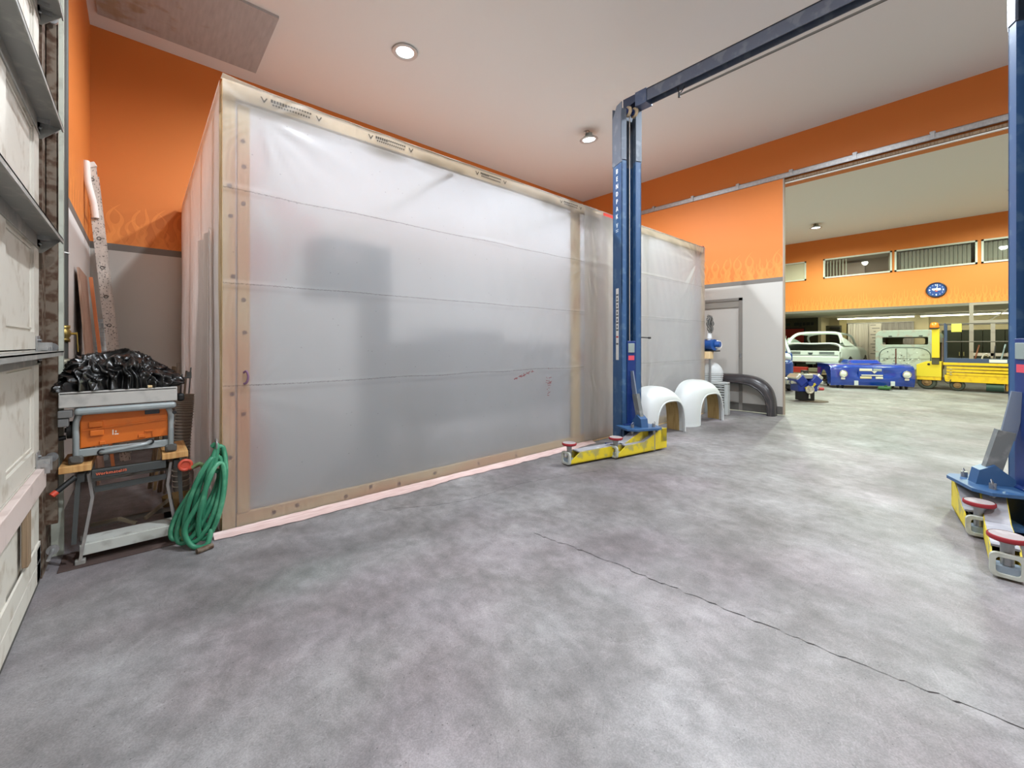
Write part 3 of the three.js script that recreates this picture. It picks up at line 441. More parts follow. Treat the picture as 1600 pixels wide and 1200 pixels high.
// ---------------------------------------------------------------- two-post lift
const font = await new FontLoader().loadAsync('fonts/droid/droid_sans_bold.typeface.json');
const letters = (s, size, depth = 0.001) => { const g = new TextGeometry(s, { font, size, depth, curveSegments: 3, bevelEnabled: false }); g.computeBoundingBox(); const b = g.boundingBox; return g.translate(-(b.min.x + b.max.x) / 2, -(b.min.y + b.max.y) / 2, 0); };
const lift = thing('two_post_car_lift', 'blue two-post car lift with overhead beam and yellow swing arms', 'car lift', [4.3, 0, -1.3]);
{
  const A = -25 * Math.PI / 180, W = 0.27, D = 0.2, padRed = M(0x8e1c26, 0.6), padTop = dusty([150, 140, 140], [176, 170, 170], 0.9, 51);
  for (const s of [1, -1]) {
    // a column's own frame: x along the open face, z out of it; then turned and set in place, and mirrored for the second one
    const fit = (gs, turn = true) => (Array.isArray(gs) ? gs : [gs]).map((g) => { const h = metres(g.index ? g.toNonIndexed() : g); if (turn) h.rotateY(A).translate(0, 0, -1.55); return s < 0 ? flipZ(h) : h; });
    const P = (n, gs, m, parent = lift, label, turn = true) => part(n, fit(gs, turn), m, parent, label, true);
    const col = P('column', [span(0, W, 0.02, 3.46, -D, -D + 0.012), span(0, 0.012, 0.02, 3.46, -D, 0), span(W - 0.012, W, 0.02, 3.46, -D, 0), span(0, 0.065, 0.02, 3.46, -0.012, 0), span(W - 0.075, W, 0.02, 3.46, -0.012, 0), span(0.06, 0.068, 0.02, 3.46, -0.05, 0), span(W - 0.078, W - 0.07, 0.02, 3.46, -0.05, 0)], liftBlue);
    P('base_plate', rspan(0.004, -0.08, W + 0.08, 0, 0.02, -D - 0.06, 0.1), liftBlueDark, col);
    P('column_extension', [ext([[-0.005, 0], [0.005 + W, 0], [0.005 + W, 0.72], [-0.005, 0.72]], 0.01, 0, 3.44, -D - 0.008), ...[-0.004, W - 0.006].map((x) => ext([[0, 0], [D + 0.008, 0], [D + 0.008, 0.72], [0.1, 0.72], [0, 0.6]], 0.01, x, 3.44, -D - 0.006, 0, -Math.PI / 2, 0).translate(0.01, 0, 0)), span(-0.004, 0.065, 3.47, 4.08, -0.012, 0.004), span(W - 0.075, W + 0.004, 3.47, 4.08, -0.012, 0.004)], dusty([92, 102, 116], [120, 128, 138], 0.45, 61), col, 'slate blue top extension of the post');
    P('lift_cable', rod([0.135, 1.25, -0.04], [0.135, 4.05, -0.04], 0.006), M(0xb9b2aa, 0.4, 0.5), col);
    for (const x of [0.1, 0.19]) P('pulley', [cyl(0.06, 0.06, 0.03, x, 4.06, -0.02, 0, 0, Math.PI / 2, 26)], M(0xcbb99a, 0.5), col, 'cream cable pulley'), P('pulley_hub', [cyl(0.032, 0.04, 0.02, x - 0.022, 4.06, -0.02, 0, 0, Math.PI / 2, 20), cyl(0.012, 0.012, 0.03, x - 0.03, 4.06, -0.02, 0, 0, Math.PI / 2, 8)], liftBlueDark, col);
    if (s > 0) {
      'BENDPAK'.split('').forEach((ch, i) => P('lettering', letters(ch, 0.056).rotateY(-Math.PI / 2).translate(-0.0015, 3.36 - i * 0.092, -0.1), M(0xe8eef2, 0.5), col));
      P('lettering', [ext([[-0.02, 0.025], [-0.006, 0.025], [0.0, 0.005], [0.012, 0.025], [0.024, 0.025], [0.004, -0.03], [-0.006, -0.03]], 0.001, 0, 0, 0, 0, -Math.PI / 2, 0).translate(-0.0015, 2.70, -0.1), span(-0.0015, 0, 2.64, 2.648, -0.13, -0.07), span(-0.0015, 0, 2.62, 2.628, -0.125, -0.075)], M(0xc4ced6, 0.5), col);
      const lb = P('warning_label', span(-0.0018, 0, 1.06, 1.93, -0.125, -0.065), M(0xd6d6d2, 0.6), col, 'tall white instruction label');
      for (let k = 0; k < 8; k++) P('label_print', [span(-0.0024, -0.0018, 1.84 - k * 0.085, 1.86 - k * 0.085, -0.12, -0.07), ...(k < 5 ? [span(-0.0024, -0.0018, 1.79 - k * 0.085, 1.82 - k * 0.085, -0.11, -0.085)] : [])], k === 6 ? M(0xb03434, 0.6) : M(0x55575a, 0.6), lb);
      P('hose_bracket', [rod([W, 1.34, -0.1], [W + 0.16, 1.33, -0.06], 0.007), cyl(0.012, 0.012, 0.03, W + 0.16, 1.33, -0.06, 0, 0, Math.PI / 2, 8)], black, col);
    }
    // carriage
    const car = P('carriage', [rspan(0.006, 0.072, W - 0.082, 0.06, 1.29, -0.13, 0.012), rspan(0.006, 0.01, W - 0.01, 0.06, 0.3, 0.01, 0.05)], liftBlueDark);
    P('lock_box', rspan(0.004, 0.08, 0.165, 1.15, 1.26, 0.012, 0.022), M(0x97a4a0, 0.5, 0.3), car, 'grey metal plate'); P('red_label', span(0.085, 0.165, 1.06, 1.115, 0.012, 0.014), M(0xd14a5c, 0.6), car);
    P('door_guard', [bar([0.12, 0.93, 0.022], [0.145, 0.6, 0.07], 0.078, 0.014)], M(0x8b97a8, 0.4, 0.5), car, 'bare steel upper end of the door guard');
    P('rubber_guard', [bar([0.142, 0.66, 0.08], [0.165, 0.35, 0.145], 0.09, 0.045)], dusty([108, 112, 112], [140, 142, 140], 0.85, 66), car, 'grey rubber door guard');
    P('guard_foot', [ext([[0, 0], [0.2, 0], [0.18, 0.1], [0.1, 0.14], [0.0, 0.05]], 0.09, 0, 0, 0).rotateY(-Math.PI / 2).translate(0.205, 0.285, 0.04)], liftBlue, car);
    const yoke = P('yoke', [ext([[-0.08, 0], [0.34, 0], [0.38, 0.1], [0.36, 0.26], [0.3, 0.3], [0.0, 0.3], [-0.08, 0.24]], 0.018, 0, 0, 0, Math.PI / 2, 0, 0, 0.003).scale(1, 1, 1).translate(0, 0.285, 0.01), ext([[-0.06, 0], [0.32, 0], [0.34, 0.1], [0.3, 0.2], [0.0, 0.2], [-0.06, 0.16]], 0.014, 0, 0, 0, Math.PI / 2, 0, 0, 0.003).translate(0, 0.06, 0.01), span(0.0, 0.28, 0.06, 0.28, 0.012, 0.05)], liftBlue);
    for (const [x, z] of [[0.02, 0.2], [0.29, 0.22]]) P('pivot_pin', [cyl(0.018, 0.018, 0.31, x, 0.17, z), ring(0.028, 0.003, x, 0.322, z, 0.3, 0.5, 0)], steel, yoke);
    // swing arms, in lift coordinates
    const arms = s > 0 ? [[[-0.98, -1.53], [0.1, -1.33]], [[-0.4, -1.36], [0.36, -1.24]]] : [[[-0.84, -1.40], [0.06, -1.36]], [[-0.23, -1.30], [0.3, -1.22]]];
    for (const [[px, pz], [qx, qz]] of arms) {
      const L = Math.hypot(qx - px, qz - pz), a = Math.atan2(-(qz - pz), qx - px), put = (g) => g.rotateY(a).translate(px, 0, pz), ww = 0.115;
      const Q = (n, gs, m, parent, label) => P(n, (Array.isArray(gs) ? gs : [gs]).map(put), m, parent, label, false);
      const prof = [[-0.03, 0.022], [L + 0.03, 0.022], [L + 0.03, 0.255], [L - 0.07, 0.255], [L - 0.36, 0.135], [0.1, 0.13], [-0.03, 0.05]];
      const arm = Q('swing_arm', [ext(prof, 0.008, 0, 0, ww / 2 - 0.008), ext(prof, 0.008, 0, 0, -ww / 2), span(-0.03, L, 0.022, 0.032, -ww / 2, ww / 2), span(L - 0.07, L + 0.03, 0.1, 0.25, -ww / 2, ww / 2)], liftYellow, lift, 'yellow swing arm');
      Q('arm_cover', [span(0.09, L - 0.36, 0.126, 0.138, -ww / 2 + 0.004, ww / 2 - 0.004), bar([L - 0.37, 0.134, 0], [L - 0.06, 0.262, 0], ww - 0.01, 0.01)], dustTop, arm, 'dusty grey top plate');
      Q('arm_end', ext(roundRect(-0.065, 0.065, 0.016, 0.14, 0.028), 0.02, -0.05, 0, 0, 0, Math.PI / 2, 0, 0.002, [roundRect(-0.045, 0.045, 0.032, 0.122, 0.02)]), dusty([176, 180, 172], [150, 152, 140], 0.6, 71), arm, 'pale worn arm tip');
      const pad = Q('lift_pad', [lathe([[0.001, 0.205], [0.07, 0.205], [0.076, 0.212], [0.076, 0.228], [0.07, 0.232]], -0.0, 0, 0)], padRed, arm, 'round dark red pad rim');
      Q('pad_top', lathe([[0.068, 0.231], [0.045, 0.235], [0.04, 0.232], [0.0001, 0.232]], 0, 0, 0), padTop, pad);
      Q('pad_screw', [cyl(0.026, 0.026, 0.17, 0, 0.12, 0), cyl(0.03, 0.03, 0.02, 0, 0.195, 0)], steel, pad);
      Q('pad_socket', [span(-0.04, 0.04, 0.03, 0.07, -0.05, 0.05)], M(0x8a98a4, 0.5, 0.4), arm);
    }
  }
  const ob = part('overhead_beam', [span(0.14, 0.15, 4.12, 4.26, -1.45, 1.45), span(0.25, 0.26, 4.12, 4.26, -1.45, 1.45), span(0.14, 0.26, 4.25, 4.26, -1.45, 1.45)], dusty([82, 92, 110], [108, 116, 128], 0.5, 62), lift, 'long blue-grey overhead beam');
  const jointMat = dusty([66, 82, 112], [92, 104, 124], 0.5, 64);
  for (const z of [-1.45, 1.3]) part('beam_joint', rspan(0.004, 0.13, 0.27, 4.1, 4.27, z, z + 0.15), jointMat, ob);
  for (const z of [-1.62, 1.42]) part('beam_end', ext(z < 0 ? [[0, 0], [0.2, 0.05], [0.2, 0.13], [0, 0.13]] : [[0, 0.05], [0.2, 0], [0.2, 0.13], [0, 0.13]], 0.11, 0.2, 4.13, z, 0, -Math.PI / 2, 0).translate(0.05, 0, 0), M(0x1c2a48, 0.5), ob);
  const sb = part('shutoff_bar', [rod([0.17, 4.02, -0.92], [0.17, 4.02, 0.9], 0.011)], dusty([92, 92, 88], [120, 118, 112], 0.6, 63), ob); part('bar_hanger', [rod([0.17, 4.02, -0.92], [0.2, 4.13, -0.95], 0.006), rod([0.17, 4.02, -0.92], [0.22, 4.12, -0.88], 0.006), cyl(0.013, 0.013, 0.05, 0.17, 4.02, -0.92)], darkSteel, sb);
}
// ---------------------------------------------------------------- saw on its folding bench
{
  const bench = thing('folding_workbench', 'folding steel workbench with step tray holding up the table saw', 'workbench', [-0.04, 0, -3.6]);
  const grey = dusty([134, 130, 128], [164, 158, 152], 0.5, 81, 0.3), dark = M(0x454848, 0.45, 0.2);
  for (const x of [-1, 1]) {
    const X = x * 0.215;
    part('leg', [bar([X * 0.86, 0.5, 0.15], [X * 0.78, 0.36, 0.16], 0.042, 0.014), bar([X * 0.78, 0.36, 0.16], [X * 1.0, 0.02, 0.2], 0.042, 0.014)], grey, bench);
    part('leg', [bar([X * 0.9, 0.5, -0.12], [X * 0.82, 0.34, -0.13], 0.042, 0.014), bar([X * 0.82, 0.34, -0.13], [X * 1.04, 0.02, -0.2], 0.042, 0.014)], grey, bench);
    part('brace', [bar([X * 1.05, 0.47, 0.17], [X * 1.12, 0.12, 0.2], 0.012, 0.02)], dark, bench);
    part('side_rail', [span(X - 0.015, X + 0.015, 0.46, 0.51, -0.17, 0.18)], dark, bench);
    for (const z of [0.2, -0.2]) part('rubber_foot', rspan(0.006, X * (z > 0 ? 1 : 1.04) - 0.022, X * (z > 0 ? 1 : 1.04) + 0.022, 0, 0.03, z - 0.02, z + 0.02), M(0x8d8b86, 0.8), bench);
    const ck = part('clamp_crank', x > 0 ? [cyl(0.036, 0.036, 0.024, X + 0.04, 0.475, 0.2, Math.PI / 2), ring(0.03, 0.01, X + 0.04, 0.475, 0.21)] : [rod([X - 0.09, 0.44, 0.24], [X - 0.02, 0.5, 0.2], 0.014)], x > 0 ? M(0xd2553f, 0.45) : black, bench, x > 0 ? 'orange-red crank wheel' : 'black crank handle');
    part('crank_knob', x > 0 ? [rod([X + 0.06, 0.45, 0.215], [X + 0.11, 0.47, 0.23], 0.013)] : [rod([X - 0.105, 0.428, 0.248], [X - 0.088, 0.442, 0.238], 0.015)], M(0xc4442f, 0.45), ck);
  }
  const nb = part('name_beam', [rspan(0.004, -0.17, 0.16, 0.475, 0.525, 0.185, 0.205)], dark, bench);
  part('name_strip', span(-0.15, -0.03, 0.487, 0.512, 0.205, 0.2062), M(0x26292a, 0.5), nb);
  part('lettering', letters('Workmate', 0.015).translate(-0.1, 0.5, 0.2065), M(0xd8694a, 0.5), nb); part('lettering', letters('225', 0.013).translate(-0.035, 0.501, 0.2065), M(0xd8694a, 0.5), nb);
  part('cross_bar', [bar([-0.16, 0.405, 0.17], [0.16, 0.415, 0.17], 0.012, 0.032)], dark, bench);
  part('cross_bar', [bar([-0.17, 0.33, -0.13], [0.17, 0.34, -0.13], 0.012, 0.04)], grey, bench);
  part('cross_bar', [bar([-0.2, 0.09, -0.17], [0.2, 0.1, -0.17], 0.014, 0.03)], M(0x5e564e, 0.6), bench);
  part('step_tray', [ext([[-0.215, 0.05], [0.215, 0.05], [0.215, 0.105], [-0.215, 0.105]], 0.014, 0, 0, 0.19, 0, 0, 0, 0.003), span(-0.21, 0.21, 0.1, 0.112, 0.06, 0.2)], dusty([188, 190, 184], [150, 148, 142], 0.55, 83), bench, 'pale grey step tray');
  part('folded_link', [bar([-0.19, 0.12, -0.1], [-0.06, 0.16, 0.02], 0.014, 0.02), bar([-0.06, 0.16, 0.02], [0.02, 0.12, 0.05], 0.014, 0.02)], M(0x776a58, 0.6, 0.3), bench); part('folded_link', [bar([0.06, 0.13, 0.03], [0.2, 0.19, -0.12], 0.014, 0.02)], M(0x776a58, 0.6, 0.3), bench);
  part('shelf_panel', [span(-0.2, 0.2, 0.435, 0.447, -0.2, 0.1)], M(0x5b5852, 0.7), bench);
  for (const [x, l] of [[-0.295, 'wooden plank with the saw\'s dark knob foot on it, by the jamb'], [0.145, 'wooden plank under the saw beside the orange-red crank']]) single('wooden_plank', rspan(0.004, x - 0.045, x + 0.085, 0.528, 0.566, -3.78, -3.385), M(0xffffff, 0.7, 0, { map: woodTex([178, 128, 74], [206, 162, 104], x > 0 ? 3 : 8) }), l, 'plank', 'planks under the saw');
  single('grey_board', rspan(0.004, -0.28, 0.14, 0.528, 0.56, -3.9, -3.80), greyWood, 'weathered grey board lying across the workbench behind the planks', 'board');

  const saw = thing('table_saw', 'orange bodied portable table saw with grey metal top and tube frame', 'table saw', [-0.08, 0, -3.65]);
  const grim = dusty([186, 184, 180], [160, 158, 156], 0.45, 85, 0.2), tubeM = dusty([150, 158, 160], [178, 182, 182], 0.4, 86, 0.3), org = dusty([206, 104, 26], [188, 100, 40], 0.5, 87);
  part('table_top', [rspan(0.006, -0.26, 0.255, 0.893, 0.98, 0.235, 0.26), rspan(0.004, -0.26, 0.255, 0.965, 0.982, -0.3, 0.26), span(-0.26, -0.24, 0.9, 0.97, -0.3, 0.25), span(0.235, 0.255, 0.9, 0.97, -0.3, 0.25)], grim, saw, 'dusty grey metal table');
  part('front_rail', [rspan(0.018, -0.2, 0.25, 0.846, 0.888, 0.225, 0.272)], tubeM, saw); part('rail_cap', [rspan(0.005, -0.262, -0.205, 0.84, 0.88, 0.22, 0.275), rspan(0.005, -0.262, -0.22, 0.79, 0.835, 0.22, 0.27)], M(0x6a6a6a, 0.5), saw);
  part('rail_bolt', cyl(0.011, 0.011, 0.02, 0.24, 0.822, 0.275, Math.PI / 2, 0, 0, 10), black, saw);
  const bd = part('body', [ext([[-0.175, 0.655], [0.205, 0.675], [0.205, 0.86], [-0.175, 0.84]], 0.40, 0, 0, -0.2, 0, 0, 0, 0.006)], org, saw);
  part('body_ridge', [bar([-0.17, 0.752, 0.208], [0.2, 0.775, 0.208], 0.012, 0.008)], org, bd);
  part('panel_latch', [rspan(0.006, -0.145, -0.085, 0.765, 0.8, 0.203, 0.222)], org, bd); part('panel_latch', [rspan(0.006, -0.14, -0.08, 0.715, 0.75, 0.203, 0.222)], org, bd);
  part('badge', rspan(0.003, 0.1, 0.17, 0.815, 0.845, 0.205, 0.212), M(0x2c3640, 0.4), bd, 'dark badge plate'); part('worn_sticker', [span(-0.045, -0.04, 0.71, 0.74, 0.2062, 0.2072), span(-0.036, -0.018, 0.71, 0.716, 0.2062, 0.2072), span(-0.033, -0.027, 0.722, 0.734, 0.2062, 0.2072)], M(0xe6dccf, 0.7), bd);
  part('bottom_clip', rspan(0.003, -0.1, -0.075, 0.66, 0.68, 0.204, 0.215), org, bd); part('bottom_clip', rspan(0.003, 0.07, 0.1, 0.675, 0.695, 0.204, 0.215), org, bd); part('latch_frame', [span(0.1, 0.14, 0.708, 0.714, 0.205, 0.214), span(0.1, 0.105, 0.68, 0.71, 0.205, 0.214), span(0.135, 0.14, 0.68, 0.71, 0.205, 0.214)], org, bd);
  for (const x of [-0.195, 0.225]) part('frame_tube', tube([[x, 0.6, 0.21], [x, 0.7, 0.215], [x, 0.8, 0.215], [x + (x > 0 ? -0.012 : 0.012), 0.845, 0.225]], 0.0145, 20, 10), tubeM, saw);
  for (const x of [-0.195, 0.225]) part('frame_tube', tube([[x, 0.6, -0.21], [x, 0.85, -0.22]], 0.0145, 8, 10), tubeM, saw);
  part('lower_rail', [rspan(0.006, -0.19, 0.22, 0.6, 0.645, 0.19, 0.212)], tubeM, saw); part('lower_rail', [rspan(0.006, -0.19, 0.22, 0.6, 0.645, -0.22, -0.2)], tubeM, saw);
  part('carry_handle', tube([[-0.09, 0.615, 0.212], [-0.085, 0.62, 0.245], [0.0, 0.63, 0.255], [0.1, 0.64, 0.25], [0.125, 0.645, 0.212]], 0.012, 30, 10), tubeM, saw); for (const [x, y] of [[-0.09, 0.615], [0.125, 0.645]]) part('handle_mount', ring(0.016, 0.004, x, y, 0.215), darkSteel, saw);
  for (const x of [-0.195, 0.225]) part('knob_foot', [rspan(0.012, x - 0.03, x + 0.03, 0.566, 0.612, 0.185, 0.235), cyl(0.017, 0.02, 0.014, x, 0.6, 0.24, Math.PI / 2)], M(0x53514e, 0.6), saw);
  for (const x of [-0.195, 0.225]) part('knob_foot', rspan(0.012, x - 0.03, x + 0.03, 0.566, 0.612, -0.235, -0.185), M(0x53514e, 0.6), saw);
  part('crank_wheel', [cyl(0.05, 0.05, 0.02, -0.225, 0.755, 0.15, 0, 0, Math.PI / 2, 20), cyl(0.014, 0.014, 0.06, -0.215, 0.755, 0.15, 0, 0, Math.PI / 2)], black, saw); part('crank_grip', rod([-0.24, 0.715, 0.16], [-0.29, 0.712, 0.17], 0.013), black, saw);
  part('corner_grip', rspan(0.015, 0.257, 0.295, 0.88, 0.93, 0.12, 0.2), black, saw);
  // crumpled black film heaped on the table
  const heap = shell((u, v) => {
    const x = -0.325 + u * 0.5, z = -3.92 + v * 0.5, cx = (u - 0.5) * 2, cz = (v - 0.5) * 2;
    const edge = 1 - Math.pow(Math.abs(cx), 4) , e2 = 1 - Math.pow(Math.abs(cz), 3.5), e = Math.max(0, edge * e2);
    const top = 0.115 + 0.075 * Math.exp(-Math.pow((u - 0.5) / 0.22, 2)) + 0.055 * Math.exp(-Math.pow((u - 0.14) / 0.16, 2)) - 0.06 * sm(0.72, 1, u);
    const wx = x * 13 + 1.6 * noise(x * 7, z * 7, 3), wz = z * 10 + 1.6 * noise(x * 6, z * 8, 9);
    const rid = 1 - Math.abs(noise(wx * 0.55 + wz * 0.35, wz * 1.2, 2)) * 2.4, rid2 = 1 - Math.abs(noise(wx * 1.3, wz * 2.1 - wx * 0.8, 5)) * 2.2, rid3 = 1 - Math.abs(noise(wx * 3 + wz, wz * 3.4, 7)) * 2;
    const h = Math.pow(e, 0.45) * top + Math.pow(e, 0.3) * (0.034 * rid + 0.016 * rid2 + 0.003 * rid3);
    const lean = 0.035 * noise(wx * 0.8, wz * 0.8, 12);
    const side = sm(1, 0.5, e), out = side * (0.045 * (1 - 2.2 * Math.abs(noise(h * 20 + u * 7, u * 9 + v * 5, 4))) + 0.008 * noise(u * 24, v * 24, h * 20));
    return [x + lean * e + out * cx, 0.984 + Math.max(0.002, h * (1 + 0.25 * side * noise(u * 14, v * 14, 8))), z + 0.045 * noise(wx * 0.9, wz * 0.7, 15) * e + out * cz];
  }, 220, 180, 0.0008);
  single('black_plastic_sheeting', heap, M(0x0b0b0c, 0.28, 0, { clearcoat: 0.3, clearcoatRoughness: 0.3 }), 'crumpled shiny black plastic sheeting heaped on the table saw', 'plastic sheet');
  single('wood_chip', rspan(0.003, 0.03, 0.055, 0.984, 0.998, -3.4, -3.385), pine, 'tiny pale wood block on the edge of the saw table', 'wood block');
}
{
  // ribbed flexible hose: rings on a bent axis
  const t = thing('flexible_dust_hose', 'ribbed greyish brown flexible dust hose hanging behind the saw', 'hose', [0.24, 0, -4.06]);
  const ax = new THREE.CatmullRomCurve3([V(0.02, 0.86, -0.02), V(0.015, 0.74, 0.0), V(0.0, 0.55, 0.01), V(-0.01, 0.35, 0.0), V(0.0, 0.008, -0.02)]);
  part('hose_wall', new THREE.TubeGeometry(ax, 60, 0.05, 18), M(0x8d8379, 0.6), t);
  for (let i = 0; i <= 34; i++) { const p = ax.getPoint(i / 34), q = ax.getTangent(i / 34), g = new THREE.TorusGeometry(0.0515, 0.0045, 6, 22); g.applyQuaternion(new THREE.Quaternion().setFromUnitVectors(V(0, 0, 1), q)); part('rib', g.translate(p.x, p.y, p.z), M(0xb0a496, 0.5), t); }
  const b = thing('tan_bucket', 'small brown and black bucket at the foot of the ribbed hose', 'bucket', [0.2, 0, -3.9]); part('pail', lathe([[0.07, 0], [0.085, 0.14], [0.09, 0.15], [0.082, 0.15], [0.066, 0.01], [0.001, 0.01]], 0, 0, 0), M(0x8a6a3c, 0.6), b); part('dark_band', lathe([[0.0725, 0.005], [0.079, 0.06]], 0, 0, 0), black, b);
}
{
  const hm = dusty([48, 122, 92], [92, 160, 126], 0.45, 91), h = thing('green_hose', 'coiled green rubber hose hung at the booth corner', 'hose', [0.3, 0, -3.24]);
  const loop = (x0, x1, top, bot, z, tw) => { const p = []; for (let i = 0; i < 14; i++) { const a = i / 14 * Math.PI * 2, s = Math.sin(a), c = Math.cos(a); p.push([(x0 + x1) / 2 + (x1 - x0) / 2 * c + tw * s, (top + bot) / 2 + (top - bot) / 2 * s, z + 0.02 * Math.cos(a * 2 + tw * 20)]); } return tube(p, 0.0145, 70, 10, true); };
  const L = [[-0.09, 0.05, 0.5, 0.035, 0.0, 0.09], [-0.08, 0.07, 0.54, 0.03, 0.03, 0.06], [-0.04, 0.09, 0.56, 0.05, -0.01, 0.05], [0.0, 0.1, 0.6, 0.07, 0.02, 0.03], [-0.11, 0.03, 0.44, 0.06, -0.03, 0.1], [-0.02, 0.085, 0.5, 0.04, 0.05, 0.04]];
  for (const l of L) part('hose_loop', loop(...l), hm, h);
  part('hose_tail', tube([[0.04, 0.6, 0.0], [0.06, 0.62, 0.01], [0.05, 0.5, 0.03], [-0.02, 0.3, 0.05], [-0.1, 0.12, 0.04], [-0.06, 0.02, 0.06], [0.0, 0.02, 0.09], [0.03, 0.1, 0.06]], 0.0145, 70, 10), hm, h);
  part('loose_end', tube([[-0.06, 0.48, -0.03], [-0.02, 0.5, -0.02], [0.0, 0.42, -0.04], [-0.08, 0.3, -0.06], [-0.12, 0.16, -0.03], [-0.1, 0.04, 0.0]], 0.012, 50, 10), dusty([96, 116, 74], [118, 128, 90], 0.6, 92), h, 'faded olive loose end');
  part('hook', [tube([[0.06, 0.6, -0.03], [0.06, 0.64, -0.02], [0.06, 0.63, 0.03], [0.06, 0.59, 0.03]], 0.005, 20, 6)], steel, h);
  single('pipe_offcut', rod([0.25, 0.016, -3.1], [0.33, 0.016, -3.13], 0.016, 14), rust, 'short rusty pipe offcut on the floor at the booth corner', 'pipe');
}
{
  const l = thing('extension_ladder', 'paint spattered ladder leaning in the corner by the dark pipe', 'ladder', [0, 0, 0]);
  const lm = M(0xffffff, 0.6, 0.2, { map: data(128, 512, (u, v) => { const n = noise(u * 20, v * 60, 3), k = n > 0.35 ? 0.45 : 0.78 + 0.08 * noise(u * 6, v * 8, 7); return [k, k * 0.95, k * 0.9]; }, true, [4, 1]) });
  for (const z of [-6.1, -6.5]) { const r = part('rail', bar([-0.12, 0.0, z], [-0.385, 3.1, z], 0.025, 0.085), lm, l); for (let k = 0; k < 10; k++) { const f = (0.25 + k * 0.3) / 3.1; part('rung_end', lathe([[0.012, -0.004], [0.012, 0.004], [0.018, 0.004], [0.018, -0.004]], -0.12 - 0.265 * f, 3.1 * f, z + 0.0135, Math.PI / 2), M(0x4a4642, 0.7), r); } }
  for (let k = 0; k < 10; k++) { const f = (0.25 + k * 0.3) / 3.1; part('rung', rod([-0.12 - 0.265 * f, 3.1 * f, -6.5], [-0.12 - 0.265 * f, 3.1 * f, -6.1], 0.015), steel, l); }
  part('padding', tube([[-0.415, 3.12, -6.06], [-0.40, 2.9, -6.06], [-0.36, 2.7, -6.06], [-0.345, 2.55, -6.06]], 0.03, 24, 10), M(0xe6ddd6, 0.6), l, 'white wrapped padding on the ladder top'); part('end_cap', rb(0.06, 0.05, 0.04, 0.006, -0.372, 3.1, -6.09, 0, 0, 0.5), M(0xd8d4ce, 0.6), l);
  single('plywood_board', [bar([-0.28, 0.0, -5.55], [-0.405, 1.92, -5.55], 0.7, 0.016)], M(0xffffff, 0.8, 0, { map: woodTex([150, 116, 96], [190, 158, 138], 17) }), 'thin plywood board leaning on the wall behind the heap of black plastic', 'board');
  single('orange_edged_board', [bar([-0.2, 0.0, -5.75], [-0.36, 1.9, -5.75], 0.06, 0.025)], M(0xcf7a48, 0.6), 'narrow board with orange face leaning beside the plywood', 'board');
  const d = thing('aluminium_duct', 'pale ribbed aluminium duct standing by the ladder', 'duct', [-0.31, 0, -6.3]); part('duct_wall', cyl(0.05, 0.05, 1.52, 0, 0.76, 0), M(0xc6d0d4, 0.35, 0.6), d); for (let k = 0; k < 30; k++) part('rib', ring(0.05, 0.004, 0, 0.03 + k * 0.05, 0, Math.PI / 2), M(0xd8dee0, 0.35, 0.6), d);
}
{
  // offcuts leaning on the booth's left side
  const spec = ['brown', 'pale', 'brown', 'grey', 'steel', 'grey', 'steel'].map((k, i) => [0.06 + 0.03 * i, -4.8 + 0.085 * i, 0.17 + 0.023 * i, -4.8 + 0.085 * i, 1.0 + 0.12 * ((i * 5) % 4) / 4, [0.05, 0.036, 0.045, 0.03, 0.02, 0.024, 0.018][i], k]);
  const lab = ['widest rough brown timber offcut leaning on the booth side', 'pale bare timber offcut between two brown offcuts', 'rough brown timber offcut between the pale offcut and a grey stick', 'weathered grey stick beside a brown timber offcut on the booth side', 'thin steel clamp bar standing between two grey sticks', 'weathered grey stick between the two steel clamp bars', 'thin steel clamp bar at the end of the leaning bundle'];
  for (const [x, z, x2, z2, h, w, k] of spec) single(k === 'steel' ? 'clamp_bar' : 'timber_offcut', k === 'steel' ? [bar([x, 0, z], [x2, h, z2], w, 0.008), box(0.03, 0.05, 0.03, x2 - 0.012, h - 0.06, z2), rod([x2 - 0.05, h - 0.08, z2 + 0.02], [x2, h - 0.08, z2 + 0.02], 0.006)] : bar([x, 0, z], [x2, h, z2], w, w * 0.6), { brown: oldWood, pale: pine, grey: greyWood, steel: M(0x7d8488, 0.5, 0.6) }[k], lab[spec.findIndex((q) => q[1] === z)], k === 'steel' ? 'clamp' : 'timber', 'timber and clamps leaning on the booth');
  single('floor_mat', rspan(0.004, -0.34, 0.2, 0.0, 0.006, -3.6, -3.34), dusty([72, 56, 52], [92, 78, 72], 0.9, 95), 'worn dark brown mat on the floor under the workbench', 'mat');
}
